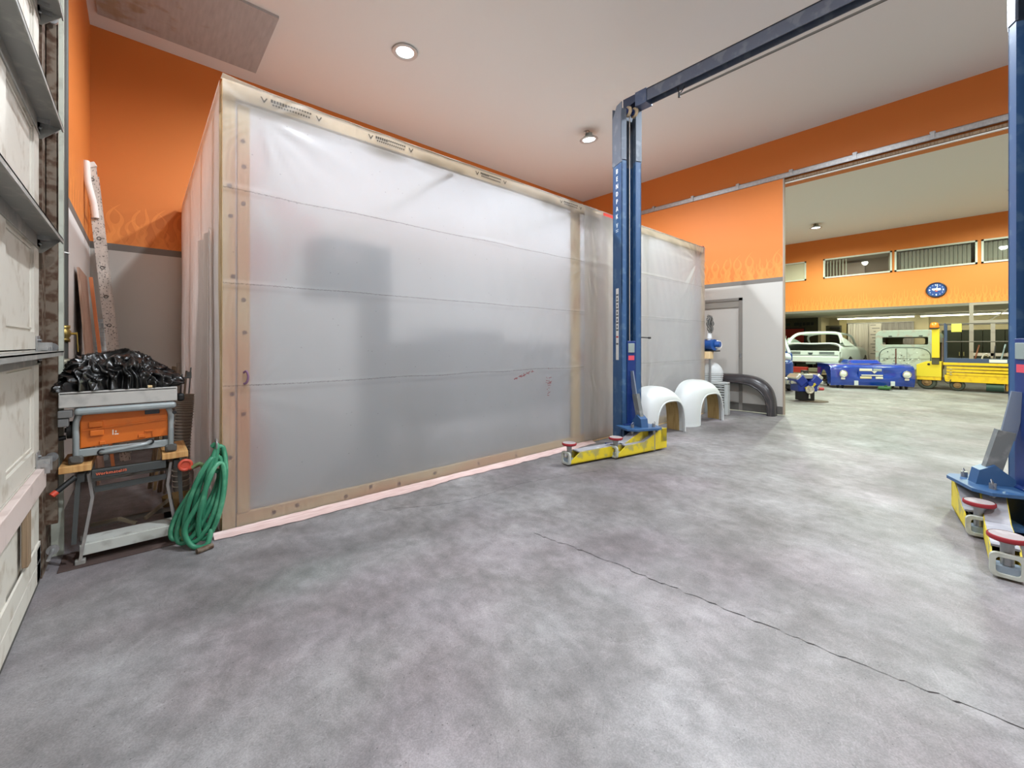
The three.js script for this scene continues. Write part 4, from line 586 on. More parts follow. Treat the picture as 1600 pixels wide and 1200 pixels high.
// ---------------------------------------------------------------- loose body panels along the booth
function fenderShell(name, label, category, pos, turn, o) {
  const t = thing(name, label, category, pos, turn, o.group);
  const se = (a, h, tt, n) => { const c = Math.cos(tt), s = Math.sin(tt); return [a * Math.sign(c) * Math.pow(Math.abs(c), 2 / n), h * Math.pow(Math.max(0, s), 2 / n)]; };
  const f = (inset) => (u, v) => {
    const tt = Math.PI * (1 - u), A = se(o.a - inset, o.h - inset, tt, o.n), B = se(o.oa, o.oh, tt, o.on), bx = B[0] + o.ox;
    const w = v * 1.12; let k, z;
    if (w < 0.45) { k = 0; z = o.d * (w / 0.45) * o.flat; } else if (w < 1) { const q = (w - 0.45) / 0.55 * Math.PI / 2; k = 1 - Math.cos(q); z = o.d * (o.flat + (1 - o.flat) * Math.sin(q)); } else { k = 1 + (w - 1) * 0.1; z = o.d - (w - 1) * 0.25; }
    const flare = 1 + (o.flare || 0) * Math.sin(Math.PI * Math.min(1, z / o.d));
    return [(A[0] * (1 - k) + bx * k) * (1 + (flare - 1) * (1 - k)), (A[1] * (1 - k) + B[1] * k), z];
  };
  const g = shell(f(0), 72, 30, -0.006), m = part('outer_skin', g, o.mat, t, undefined, true);
  if (o.inner) part('inner_skin', surf((u, v) => { const q = f(0.012)(u, v * 0.55); return [q[0], q[1], q[2]]; }, 60, 10), o.inner, t, 'bare brown inside of the panel', true);
  part('arch_lip', [tube(Array.from({ length: 25 }, (_, i) => { const B = se(o.oa, o.oh, Math.PI * (1 - i / 24), o.on); return [B[0] + o.ox, Math.max(0.008, B[1]), o.d - 0.004]; }), o.lip || 0.012, 60, 8)], o.mat, t);
  return t;
}
const panelWhite = M(0xc9cdcd, 0.42, 0, { clearcoat: 0.2, clearcoatRoughness: 0.4 }), inside = dusty([176, 150, 98], [146, 118, 70], 0.85, 101);
const fenderSpec = { a: 0.52, h: 0.66, n: 2.7, oa: 0.36, oh: 0.47, on: 3.0, ox: 0.1, d: 0.31, flat: 0.3, mat: panelWhite, inner: inside, group: 'white primed fenders', flare: 0.03 };
fenderShell('rear_fender', 'white primed rounded fender partly behind the blue lift post', 'fender', [5.38, 0, -3.13], -0.08, { ...fenderSpec, a: 0.48, oa: 0.34 });
fenderShell('rear_fender', 'white primed rounded fender standing between the other fender and the dark one', 'fender', [6.68, 0, -3.13], -0.08, { ...fenderSpec, h: 0.68, a: 0.56 });
fenderShell('front_fender', 'glossy dark charcoal curved fender leaning on the grey partition', 'fender', [8.33, 0, -3.12], -Math.PI / 2 + 0.02, { a: 0.76, h: 0.7, n: 3.2, oa: 0.62, oh: 0.555, on: 2.8, ox: 0.05, d: 0.22, flat: 0.55, mat: dusty([50, 48, 50], [84, 76, 74], 0.3, 105), flare: 0.02, lip: 0.016 });
{
  const t = thing('truck_grille_shell', 'white truck nose with slotted grille standing behind the booth end', 'truck grille', [7.9, 0, -3.5], 0.0);
  // hood nose: a dome over a slotted band
  part('hood_nose', surf((u, v) => { const a = Math.PI * 2 * u, r = Math.pow(Math.sin(v * Math.PI / 2), 0.75); return [0.19 * Math.cos(a) * r, 0.72 + 0.24 * Math.cos(v * Math.PI / 2), 0.4 * Math.sin(a) * r]; }, 40, 16), panelWhite, t, undefined, true);
  for (let k = 0; k < 4; k++) part('grille_slot_band', place(new THREE.TorusGeometry(1, 0.014, 6, 48), 0, 0, 0, Math.PI / 2).scale(0.19 - k * 0.004, 1, 0.4 - k * 0.004).translate(0, 0.7 - k * 0.035, 0), panelWhite, t);
  part('grille_core', lathe([[0.28, 0.52], [0.28, 0.72]], 0, 0, 0).scale(0.63, 1, 1.33), M(0x9a9f9e, 0.6), t);
  for (let k = 0; k < 8; k++) part('grille_bar', rspan(0.006, -0.2, -0.12, 0.18 + k * 0.045, 0.2 + k * 0.045, 0.28, 0.52), M(0xb9bdbc, 0.4, 0.2), t);
  part('grille_frame', [rspan(0.01, -0.21, -0.1, 0.0, 0.56, 0.5, 0.56), rspan(0.01, -0.21, -0.1, 0.0, 0.56, 0.24, 0.29), rspan(0.01, -0.21, -0.1, 0.53, 0.58, 0.24, 0.56)], M(0xb4b8b6, 0.4), t);
  part('nose_skirt', lathe([[0.27, 0.0], [0.285, 0.3], [0.28, 0.52]], 0, 0, 0).scale(0.63, 1, 1.33), M(0x9a9f9e, 0.6), t);
}
{
  const t = thing('air_regulator', 'blue air motor with a coiled wire bundle on the booth end post', 'air regulator', [7.66, 0, -3.25]);
  part('motor_body', [cyl(0.1, 0.1, 0.2, 0.05, 1.24, 0.0, Math.PI / 2, 0, 0.3), cyl(0.06, 0.05, 0.08, 0.05, 1.25, 0.14, Math.PI / 2)], M(0x1c4f96, 0.35), t); part('motor_cap', [cyl(0.085, 0.075, 0.06, 0.09, 1.24, 0.12, Math.PI / 2, 0, 0.3)], white, t);
  part('filter_bowl', [cyl(0.045, 0.035, 0.13, 0.02, 1.42, 0.0), cyl(0.03, 0.03, 0.05, 0.02, 1.35, 0)], M(0xdfe2e4, 0.3), t);
  part('shelf_bracket', [span(-0.02, 0.2, 1.12, 1.14, -0.1, 0.12), bar([0.02, 0.98, 0.0], [0.18, 1.12, 0.0], 0.02, 0.02)], darkSteel, t); part('wood_block', rspan(0.004, -0.05, 0.05, 0.99, 1.12, -0.08, 0.06), pine, t); part('down_pipe', [rod([0.0, 0.55, 0.02], [0.0, 1.0, 0.02], 0.018)], steel, t);
  const r = seed(9); for (let k = 0; k < 9; k++) part('wire_loop', tube(Array.from({ length: 8 }, (_, i) => { const a = i / 8 * Math.PI * 2; return [0.0 + (0.05 + 0.03 * r()) * Math.cos(a), 1.62 + (0.12 + 0.05 * r()) * Math.sin(a), 0.02 + (r() - 0.5) * 0.08]; }), 0.007, 40, 6, true), k % 2 ? M(0x4a4a48, 0.5) : M(0x77756f, 0.5), t);
  part('wire_hook', rod([-0.06, 1.75, 0.0], [0.02, 1.75, 0.02], 0.008), darkSteel, t);
}
// ---------------------------------------------------------------- the far bay
{
  const t = thing('muscle_car_body', 'bare white coupe body shell seen from the tail with open rear window', 'car', [16.6, 0, -3.7]);
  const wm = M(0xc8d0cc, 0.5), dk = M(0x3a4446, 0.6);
  const sec = [[0.0, 0.76, 0.70, 1.26], [0.06, 0.80, 0.68, 1.27], [0.5, 0.86, 0.62, 1.27], [1.2, 0.89, 0.55, 1.27], [2.4, 0.88, 0.55, 1.24], [3.6, 0.87, 0.58, 1.2], [4.3, 0.82, 0.64, 1.08], [4.5, 0.74, 0.7, 0.98]];
  const at = (u) => { const k = u * (sec.length - 1), i = Math.min(sec.length - 2, Math.floor(k)), f = k - i; return sec[i].map((q, j) => q * (1 - f) + sec[i + 1][j] * f); };
  part('body_shell', surf((u, v) => { const [x, w, y0, y1] = at(u), a = v * Math.PI * 2, c = Math.cos(a), s = Math.sin(a), e = 0.5; return [x, (y0 + y1) / 2 + (y1 - y0) / 2 * Math.sign(s) * Math.pow(Math.abs(s), e), -w * Math.sign(c) * Math.pow(Math.abs(c), e)]; }, 42, 40), wm, t, undefined, true);
  const tp = part('tail_panel', ext(roundRect(-0.74, 0.74, 0.72, 1.03, 0.05), 0.03, -0.03, 0, 0, 0, Math.PI / 2, 0, 0.008), wm, t);
  for (const z of [-0.5, 0.42]) for (const y of [0.99, 0.945]) part('tail_slot_shade', span(-0.045, -0.028, y - 0.013, y + 0.013, z - 0.2, z + 0.2), M(0x3c4648, 0.5), tp);  // dark bars painted as the shade inside the open tail light slots
  part('emblem_shade_plate', ext([[-0.07, 0.02], [0.07, 0.02], [0.04, -0.05], [-0.04, -0.05]], 0.01, -0.05, 0.96, -0.02, 0, Math.PI / 2, 0), dk, tp); part('recess_shade_plate', ext([[-0.09, 0.0], [-0.05, 0.035], [0.09, 0.035], [0.09, -0.035], [-0.06, -0.035]], 0.01, -0.05, 0.8, -0.02, 0, Math.PI / 2, 0), dk, tp);  // dark solid plates in place of the shaded emblem opening and number plate hollow
  part('rear_valance', rspan(0.03, -0.06, 0.05, 0.66, 0.86, -0.7, 0.72), wm, t); part('tail_crease', bar([-0.045, 0.895, -0.7], [-0.045, 0.905, 0.72], 0.012, 0.014), M(0x8f9a98, 0.5), t);
  part('deck_rim', tube([[0.0, 1.0, -0.76], [0.0, 1.18, -0.75], [0.01, 1.255, -0.66], [0.02, 1.265, 0], [0.01, 1.255, 0.66], [0.0, 1.18, 0.75], [0.0, 1.0, 0.76]], 0.028, 60, 8), wm, t);
  part('rear_window_hoop', tube([[0.25, 1.27, -0.74], [0.5, 1.46, -0.69], [0.75, 1.6, -0.58], [0.82, 1.635, -0.4], [0.84, 1.645, 0], [0.82, 1.635, 0.4], [0.75, 1.6, 0.58], [0.5, 1.46, 0.69], [0.25, 1.27, 0.76]], 0.05, 70, 10), wm, t);
  part('quarter_panel', [surf((u, v) => [0.2 + u * 1.6, 1.2 + v * (0.3 - 0.1 * u) * (1 - Math.pow(u - 0.3, 2)), 0.84 - 0.12 * v], 16, 8), surf((u, v) => [0.2 + u * 1.6, 1.2 + v * (0.3 - 0.1 * u) * (1 - Math.pow(u - 0.3, 2)), -0.84 + 0.12 * v], 16, 8)], wm, t);
  part('windscreen_frame', tube([[2.9, 1.22, -0.7], [2.3, 1.58, -0.56], [2.3, 1.6, 0.56], [2.9, 1.22, 0.7]], 0.035, 40, 8), wm, t); part('roof_rail', [rod([0.82, 1.62, 0.52], [2.3, 1.6, 0.54], 0.035), rod([0.82, 1.62, -0.52], [2.3, 1.6, -0.54], 0.035)], wm, t);
  for (const [x, z] of [[0.9, 0.8], [0.9, -0.8], [3.6, 0.8], [3.6, -0.8]]) { const w = part('wheel', [place(new THREE.TorusGeometry(0.25, 0.09, 10, 26), x, 0.56, z)], black, t); part('rim', cyl(0.2, 0.2, 0.12, x, 0.56, z, Math.PI / 2), steel, w); }
  for (const x of [0.5, 3.8]) part('body_stand', [span(x, x + 0.1, 0.0, 0.05, -0.7, 0.7), span(x, x + 0.1, 0.05, 0.62, -0.06, 0.06), span(x, x + 0.1, 0.58, 0.64, -0.6, 0.6)], M(0x2b2420, 0.7), t);
  part('rear_bumper_mount', span(-0.03, 0.02, 0.6, 0.66, -0.15, 0.12), M(0x7a8a84, 0.5), t);
  const r = thing('red_tool_box', 'red tool box on the floor under the white coupe tail', 'tool box', [16.35, 0, -3.95]); part('chest', rspan(0.01, -0.1, 0.12, 0.32, 0.5, -0.26, 0.2), M(0x9c2a1e, 0.5), r); part('cart_shelf', [span(-0.12, 0.2, 0.28, 0.32, -0.35, 0.75)], oldWood, r); for (const z of [-0.33, 0.7]) part('cart_leg', span(-0.1, -0.06, 0, 0.28, z, z + 0.04), darkSteel, r); part('tan_board', rspan(0.005, -0.08, 0.1, 0.36, 0.48, 0.24, 0.72), M(0x77705a, 0.7), r); part('lower_shelf', span(-0.1, 0.2, 0.1, 0.13, -0.33, 0.74), M(0x4c2a24, 0.7), r);
}
{
  const t = thing('blue_white_pickup', 'blue and white two-tone pickup mostly hidden by the sliding partition', 'pickup', [12.1, 0, -4.02], 0.26);
  const bl = M(0x1d3f86, 0.25, 0, { clearcoat: 0.6 }), wm = M(0xbcc4cc, 0.35);
  part('front_fender', rspan(0.12, 0.0, 1.6, 0.42, 0.86, -0.9, 0.92), bl, t); part('hood', rspan(0.1, 0.05, 1.55, 0.8, 1.0, -0.8, 0.88), wm, t); part('cab', rspan(0.12, 1.5, 3.2, 0.45, 1.05, -0.9, 0.92), bl, t);
  part('roof', rspan(0.08, 1.75, 3.0, 1.5, 1.62, -0.7, 0.72), wm, t); part('windscreen_pillar', rod([1.5, 1.0, 0.84], [1.8, 1.55, 0.66], 0.035), wm, t); part('windscreen_pillar', rod([1.5, 1.0, -0.84], [1.8, 1.55, -0.66], 0.035), wm, t); part('side_glass', ext([[1.6, 1.02], [3.0, 1.02], [2.9, 1.5], [1.85, 1.5]], 0.01, 0, 0, 0.76), M(0x10182c, 0.1), t); part('rear_pillar', rod([3.1, 1.0, 0.84], [2.95, 1.55, 0.66], 0.05), wm, t);
  part('bumper', rspan(0.05, -0.18, 0.02, 0.24, 0.42, -0.92, 0.94), M(0xb8bec4, 0.25, 0.8), t); part('valance', rspan(0.03, -0.04, 0.1, 0.12, 0.3, -0.8, 0.86), darkSteel, t); 
  for (const [x, z] of [[0.75, 0.84], [0.75, -0.84], [3.6, 0.84], [3.6, -0.84]]) part('wheel', [place(new THREE.TorusGeometry(0.23, 0.09, 10, 24), x, 0.32, z), cyl(0.18, 0.18, 0.1, x, 0.32, z, Math.PI / 2)], black, t);
}
{
  const t = thing('v8_engine', 'small blue and chrome V8 engine standing on a black block', 'engine', [11.0, 0.013, -2.58], -0.75);
  const bl = M(0x22388e, 0.35), cr = M(0xd6d8d2, 0.25, 0.7);
  part('support_block', rspan(0.01, -0.12, 0.14, 0.0, 0.26, -0.14, 0.12), black, t); part('engine_block', [rspan(0.03, -0.22, 0.2, 0.2, 0.42, -0.16, 0.14), rb(0.2, 0.2, 0.34, 0.03, -0.16, 0.44, 0, 0, 0, 0.7), rb(0.2, 0.2, 0.34, 0.03, 0.16, 0.44, 0, 0, 0, -0.7)], bl, t);
  for (const s of [-1, 1]) { part('valve_cover', rb(0.14, 0.09, 0.34, 0.03, s * 0.23, 0.52, 0, 0, 0, -s * 0.75), cr, t); part('exhaust_port', [cyl(0.035, 0.035, 0.1, s * 0.28, 0.4, 0.08, 0, 0, Math.PI / 2), cyl(0.035, 0.035, 0.1, s * 0.28, 0.4, -0.06, 0, 0, Math.PI / 2)], cr, t); }
  part('intake', [rspan(0.02, -0.1, 0.1, 0.48, 0.58, -0.14, 0.14), cyl(0.06, 0.06, 0.05, 0, 0.6, 0)], M(0xa9aaa2, 0.4, 0.5), t); part('carburettor', [rspan(0.01, -0.05, 0.05, 0.6, 0.66, -0.06, 0.06)], darkSteel, t);
  part('crank_pulley', [place(new THREE.TorusGeometry(0.075, 0.02, 8, 28), 0, 0.25, 0.17), cyl(0.07, 0.07, 0.02, 0, 0.25, 0.165, Math.PI / 2), cyl(0.025, 0.025, 0.05, 0, 0.25, 0.18, Math.PI / 2)], M(0xcfc9b8, 0.35, 0.3), t, 'pale crank pulley'); part('water_pump', [cyl(0.04, 0.05, 0.08, 0, 0.38, 0.17, Math.PI / 2)], bl, t);
  part('yellow_bracket', [bar([0.04, 0.32, 0.17], [0.12, 0.38, 0.16], 0.03, 0.05), bar([-0.1, 0.28, 0.17], [-0.04, 0.3, 0.17], 0.03, 0.04)], M(0xcbb83a, 0.4), t); part('oil_filter', cyl(0.035, 0.035, 0.1, 0.27, 0.26, 0.12, 0, 0, Math.PI / 2), M(0xb0353a, 0.4), t, 'red oil filter'); part('filter_mount', rod([0.12, 0.26, 0.1], [0.24, 0.26, 0.12], 0.025), M(0x9a9a96, 0.4, 0.5), t); part('drip_bolt', cyl(0.02, 0.015, 0.09, 0.01, 0.1, 0.14, 0, 0, 0, 10), cr, t);
  single('drip_tray', cyl(0.26, 0.26, 0.012, 11.05, 0.006, -2.42, 0, 0, 0, 28), M(0x55473a, 0.6), 'dark oily drip tray on the floor under the engine', 'tray');
}
{
  const t = thing('truck_front_clip', 'glossy blue truck front end with headlights on small casters', 'truck front', [15.25, 0, -1.96], -1.02);
  const bl = M(0x123a9a, 0.2, 0, { clearcoat: 1, clearcoatRoughness: 0.05 });
  const W = 0.98, prof = [[0.10, 0.0], [0.2, 0.03], [0.32, 0.045], [0.45, 0.03], [0.55, 0.02], [0.62, 0.0], [0.665, -0.05], [0.69, -0.14], [0.7, -0.4], [0.7, -0.95]];
  const pr = (v) => { const k = v * (prof.length - 1), i = Math.min(prof.length - 2, Math.floor(k)), f = k - i; return [prof[i][0] * (1 - f) + prof[i + 1][0] * f, prof[i][1] * (1 - f) + prof[i + 1][1] * f]; };
  const nose = (u, v) => { const x = (u - 0.5) * 2, [y, z] = pr(v), e = Math.pow(Math.abs(x), 5), dip = Math.abs(x) < 0.72 ? 0.045 * sm(0.55, 0.75, v) * (1 - Math.abs(x) / 0.72) : 0; const mid = (1 - sm(0.3, 0.55, Math.abs(x))) * 0.05 * Math.exp(-Math.pow((y - 0.42) / 0.1, 2)); return [x * W, y - e * 0.03 - dip * 0.3, z - e * 0.12 - mid]; };
  part('front_skin', shell(nose, 60, 44, 0.006), bl, t, undefined, true);
  part('hood_hump', surf((u, v) => { const x = (u - 0.5) * 2, z = -0.35 - v * 0.6; return [x * 0.42, 0.7 + 0.1 * (1 - sm(0.72, 1, Math.abs(x))) * sm(0, 0.25, v), z]; }, 30, 12), bl, t, undefined, true);
  for (const s of [-1, 1]) {
    const arch = Array.from({ length: 15 }, (_, i) => { const a = Math.PI * (1 - i / 14); return [-0.5 + 0.27 * Math.cos(a), 0.1 + 0.4 * Math.sin(a)]; });
    part('fender_side', ext([[-0.02, 0.1], [-0.23, 0.1], ...arch.slice().reverse().slice(1, -1), [-0.77, 0.1], [-0.95, 0.1], [-0.95, 0.69], [-0.14, 0.68], [-0.05, 0.62], [0.0, 0.5]], 0.02, s * (W - 0.03) - 0.01, 0, -0.12, 0, -Math.PI / 2, 0).translate(0.02, 0, 0), bl, t);
    const hl = part('headlight', [cyl(0.085, 0.085, 0.05, s * 0.73, 0.42, 0.035, Math.PI / 2), place(new THREE.TorusGeometry(0.09, 0.016, 8, 28), s * 0.73, 0.42, 0.06)], chrome, t); part('lens', place(new THREE.SphereGeometry(0.12, 20, 8, 0, Math.PI * 2, 0, 0.72), s * 0.73, 0.42, -0.03, Math.PI / 2), M(0xd9dcd2, 0.15), hl); part('side_lamp', [rb(0.1, 0.06, 0.03, 0.02, s * 0.735, 0.285, 0.045)], M(0xcfcac0, 0.3), t);
    part('bumper_bracket', rspan(0.01, s * 0.42 - 0.05, s * 0.42 + 0.05, 0.1, 0.23, 0.03, 0.05), M(0xc6ccd0, 0.4), t);
    for (const [x, z] of [[s * 0.8, -0.12], [s * 0.68, -0.12]]) part('caster', [cyl(0.045, 0.045, 0.03, x, 0.045, z, 0, 0, Math.PI / 2), span(x - 0.025, x + 0.025, 0.06, 0.12, z - 0.03, z + 0.03)], black, t);
  }
  const slot = bl, wh = M(0xd9d3c4, 0.5);
  part('grille_slot', rspan(0.01, -0.34, -0.04, 0.5, 0.57, 0.0, 0.03), wh, t); part('grille_slot', rspan(0.01, -0.02, 0.18, 0.5, 0.57, 0.0, 0.03), M(0x9aa09c, 0.4), t); part('grille_v', ext([[-0.06, 0.5], [0.06, 0.5], [0.0, 0.44]], 0.02, 0.0, 0, 0.03), wh, t);
  part('grille_slot', rspan(0.01, -0.3, 0.2, 0.37, 0.4, 0.02, 0.045), wh, t); part('grille_slot', rspan(0.01, -0.33, -0.06, 0.29, 0.35, 0.025, 0.05), M(0xd2c39c, 0.5), t); part('grille_slot', rspan(0.01, 0.03, 0.2, 0.29, 0.35, 0.025, 0.05), wh, t); part('grille_mesh', rspan(0.005, -0.36, 0.22, 0.27, 0.59, 0.0, 0.02), slot, t);
  part('dolly_frame', [span(-0.85, 0.85, 0.1, 0.13, -0.2, -0.1), span(-0.85, 0.85, 0.1, 0.13, -0.8, -0.7)], darkSteel, t); for (const x of [-0.8, 0.8]) part('caster', [cyl(0.045, 0.045, 0.03, x, 0.045, -0.75, 0, 0, Math.PI / 2), span(x - 0.025, x + 0.025, 0.06, 0.1, -0.78, -0.72)], black, t);
  single('green_jack', [rspan(0.02, 15.05, 15.35, 0.02, 0.09, -1.85, -1.6), cyl(0.03, 0.03, 0.03, 15.1, 0.03, -1.72, Math.PI / 2), cyl(0.035, 0.03, 0.06, 15.2, 0.1, -1.7)], M(0x2d5a2c, 0.5), 'low green jack on the floor under the blue front end', 'jack');
}
{
  const t = thing('bare_truck_cab', 'stripped grey truck cab with riveted firewall and open windscreen', 'truck cab', [17.2, 0, -1.5], -0.1);
  const gm = dusty([150, 158, 150], [150, 136, 126], 0.7, 111), W = 0.66;
  part('front_wall', ext(roundRect(-W, W, 0.5, 1.66, 0.16), 0.03, 0, 0, 0, 0, Math.PI / 2, 0, 0.02, [roundRect(-0.53, 0.53, 1.22, 1.48, 0.05)]), gm, t);
  part('roof', surf((u, v) => { const a = Math.PI * u; return [v * 1.15, 1.32 + 0.36 * Math.pow(Math.sin(a), 0.4) - 0.03 * v * v, W * Math.sign(Math.cos(a)) * -Math.pow(Math.abs(Math.cos(a)), 0.4)]; }, 40, 10), gm, t, undefined, true);
  part('back_wall', ext(roundRect(-W, W, 0.5, 1.64, 0.16), 0.03, 1.15, 0, 0, 0, Math.PI / 2, 0, 0.01, [roundRect(-0.27, 0.27, 1.24, 1.46, 0.06)]), M(0x6d6a4e, 0.7), t);
  for (const z of [-W, W]) part('side_wall', [span(0, 1.15, 0.5, 0.75, z - 0.02, z + 0.02), span(0, 0.12, 0.5, 1.45, z - 0.02, z + 0.02), span(1.0, 1.15, 0.5, 1.45, z - 0.02, z + 0.02)], M(0x7d675e, 0.7), t);
  part('firewall', ext(roundRect(-0.56, 0.56, 0.5, 1.13, 0.12), 0.012, -0.04, 0, 0, 0, Math.PI / 2, 0, 0.008), dusty([166, 172, 164], [140, 140, 130], 0.6, 112), t); part('firewall_rim', tube([[-0.045, 0.55, -0.56], [-0.045, 1.0, -0.55], [-0.045, 1.12, -0.42], [-0.045, 1.15, 0], [-0.045, 1.12, 0.42], [-0.045, 1.0, 0.55], [-0.045, 0.55, 0.56]], 0.012, 50, 6), M(0x4a5450, 0.6), t);
  part('rust_stripe', span(-0.056, -0.05, 0.5, 1.12, -0.2, -0.17), M(0x5a342c, 0.8), t); part('panel_seam', [span(-0.054, -0.05, 0.82, 0.826, -0.55, 0.55), span(-0.054, -0.05, 0.5, 1.12, 0.06, 0.066)], M(0x6a716c, 0.7), t);
  const r = seed(77); for (let k = 0; k < 22; k++) part('rivet', cyl(0.014, 0.014, 0.01, -0.052, 0.56 + r() * 0.5, -0.5 + r() * 1.0, 0, 0, Math.PI / 2, 8), r() > 0.5 ? M(0x3a403c, 0.6) : M(0xd4dad4, 0.5), t);
  for (const z of [-0.32, 0.36]) part('wiper_mount', rb(0.03, 0.03, 0.08, 0.01, -0.02, 1.5, z), M(0x3a3c3a, 0.6), t); part('pedestal', [span(0.1, 0.2, 0, 0.5, -0.5, -0.4), span(0.1, 0.2, 0, 0.5, 0.4, 0.5), span(0.95, 1.05, 0, 0.5, -0.5, -0.4), span(0.95, 1.05, 0, 0.5, 0.4, 0.5)], darkSteel, t);
}
{
  const t = thing('yellow_scissor_platform', 'yellow scissor work platform with railing and orange beacon', 'scissor lift', [16.3, 0, -0.45]);
  const ye = dusty([226, 186, 22], [206, 160, 30], 0.45, 121), nv = M(0x3c4a68, 0.5), yb = M(0xd9c02a, 0.4);
  part('base_tray', rspan(0.01, 0, 0.8, 0.24, 0.42, -0.18, 2.4), ye, t);
  for (let k = 0; k < 3; k++) part('scissor_arm', bar([0.02, 0.46 + k * 0.085, -0.14], [0.02, 0.43 + k * 0.085, 2.38], 0.05, 0.062), ye, t); for (let k = 0; k < 3; k++) part('scissor_arm', bar([0.74, 0.43 + k * 0.085, -0.14], [0.74, 0.46 + k * 0.085, 2.38], 0.05, 0.062), ye, t);
  for (const [z, y] of [[-0.06, 0.58], [-0.06, 0.5], [-0.06, 0.44], [1.0, 0.57], [1.0, 0.5]]) part('pivot_pin', cyl(0.022, 0.022, 0.03, -0.015, y, z, 0, 0, Math.PI / 2, 10), M(0xbcae7c, 0.4, 0.5), t);
  part('deck_edge', rspan(0.006, -0.02, 0.82, 0.69, 0.76, -0.2, 2.4), ye, t); const tb = part('toe_board', rspan(0.004, -0.02, 0.0, 0.76, 0.87, -0.18, 2.4), nv, t); part('white_label', span(-0.026, -0.02, 0.78, 0.86, 0.62, 0.92), M(0xd6d4d0, 0.6), tb); part('toe_board', rspan(0.004, 0.8, 0.82, 0.76, 0.87, -0.18, 2.4), nv, t);
  const mr = M(0x5a5450, 0.5, 0.4); for (const z of [-0.17, 0.98, 2.3]) for (const x of [0, 0.8]) part('rail_post', rod([x, 0.76, z], [x, 1.82, z], 0.02), z < 0 ? nv : mr, t); for (const y of [1.32, 1.8]) for (const x of [0, 0.8]) part('guard_rail', rod([x, y, -0.4 * (y > 1.5 ? 1 : 0.42)], [x, y, 2.3], 0.013), mr, t); 
  part('control_mast', rspan(0.01, -0.05, 0.1, 0.88, 1.68, -0.42, -0.27), yb, t, 'tall yellow control mast'); part('mast_socket', rspan(0.006, -0.03, 0.08, 0.7, 0.9, -0.42, -0.28), M(0x4a4632, 0.6), t); const bc = part('beacon', lathe([[0.09, 1.7], [0.095, 1.76], [0.07, 1.84], [0.001, 1.86]], 0.0, 0, -0.37), M(0xe07a20, 0.3), t, 'orange beacon'); part('beacon_base', cyl(0.1, 0.1, 0.03, 0, 1.69, -0.37), darkSteel, bc); part('control_box', rspan(0.01, -0.02, 0.12, 1.58, 1.8, -0.05, 0.14), M(0xd8cf5a, 0.5), t);
  part('battery_box', ext([[-0.72, 0.36], [-0.24, 0.36], [-0.24, 0.76], [-0.56, 0.76], [-0.72, 0.68]], 0.75, 0, 0, 0, 0, -Math.PI / 2, 0, 0.006).translate(0.75, 0, 0), yb, t, 'yellow end box with sloped top'); part('lower_fender', rspan(0.01, 0.0, 0.72, 0.26, 0.36, -0.72, -0.24), ye, t); part('box_shade_disc', cyl(0.03, 0.03, 0.01, -0.008, 0.7, -0.48, 0, 0, Math.PI / 2, 12), black, t);  // the round opening is a black disc painted as its shaded inside
  for (const [z, rr] of [[-0.52, 0.2], [0.06, 0.15], [2.0, 0.2]]) { const w = part('wheel', place(new THREE.TorusGeometry(rr * 0.72, rr * 0.28, 10, 26), 0.1, rr, z, 0, Math.PI / 2), M(0x4a4f44, 0.7), t); part('hub', [cyl(rr * 0.5, rr * 0.5, 0.1, 0.08, rr, z, 0, 0, Math.PI / 2), cyl(rr * 0.2, rr * 0.2, 0.14, 0.06, rr, z, 0, 0, Math.PI / 2)], M(0x8a6a40, 0.6), w); }
  part('green_motor', cyl(0.11, 0.11, 0.3, 0.12, 0.14, 0.72, Math.PI / 2), M(0x2c4a3c, 0.5), t); part('axle_pod', rspan(0.02, 0.05, 0.7, 0.06, 0.24, 0.9, 1.9), M(0xb98a2c, 0.5), t); part('cable_loop', tube([[-0.01, 0.36, -0.2], [-0.05, 0.24, -0.16], [-0.05, 0.2, -0.1], [0.0, 0.3, -0.06]], 0.01, 20, 6), black, t);
  // clutter carried on the deck
  const c = thing('steel_gantry', 'tall bare steel door frame standing on the yellow platform', 'steel frame', [16.7, 0.761, -0.14]); part('upright', span(-0.04, 0.04, 0, 1.6, -0.04, 0.04), M(0x9a9088, 0.5, 0.4), c); part('upright', span(-0.04, 0.04, 0, 1.05, 0.34, 0.42), M(0x9a9088, 0.5, 0.4), c); part('upright', span(-0.04, 0.04, 0, 1.05, 0.92, 1.0), M(0x9a9088, 0.5, 0.4), c); part('head_bar', span(-0.04, 0.04, 1.05, 1.13, 0.04, 1.3), M(0x9a9088, 0.5, 0.4), c); part('top_bar', span(-0.04, 0.04, 1.54, 1.6, 0.04, 1.6), M(0x9a9088, 0.5, 0.4), c); part('brace', bar([0, 1.1, 0.3], [0, 1.54, 0.8], 0.04, 0.03), M(0x7f776e, 0.5, 0.4), c); part('shelf_bar', span(-0.04, 0.04, 0.18, 0.26, 0.04, 1.4), M(0xa89c98, 0.5), c);
  const r = seed(31), cols = [0x7a4a34, 0xb9b4ae, 0x3a3a3c, 0x8c9aa2, 0x5e5148, 0xc8c4bc];
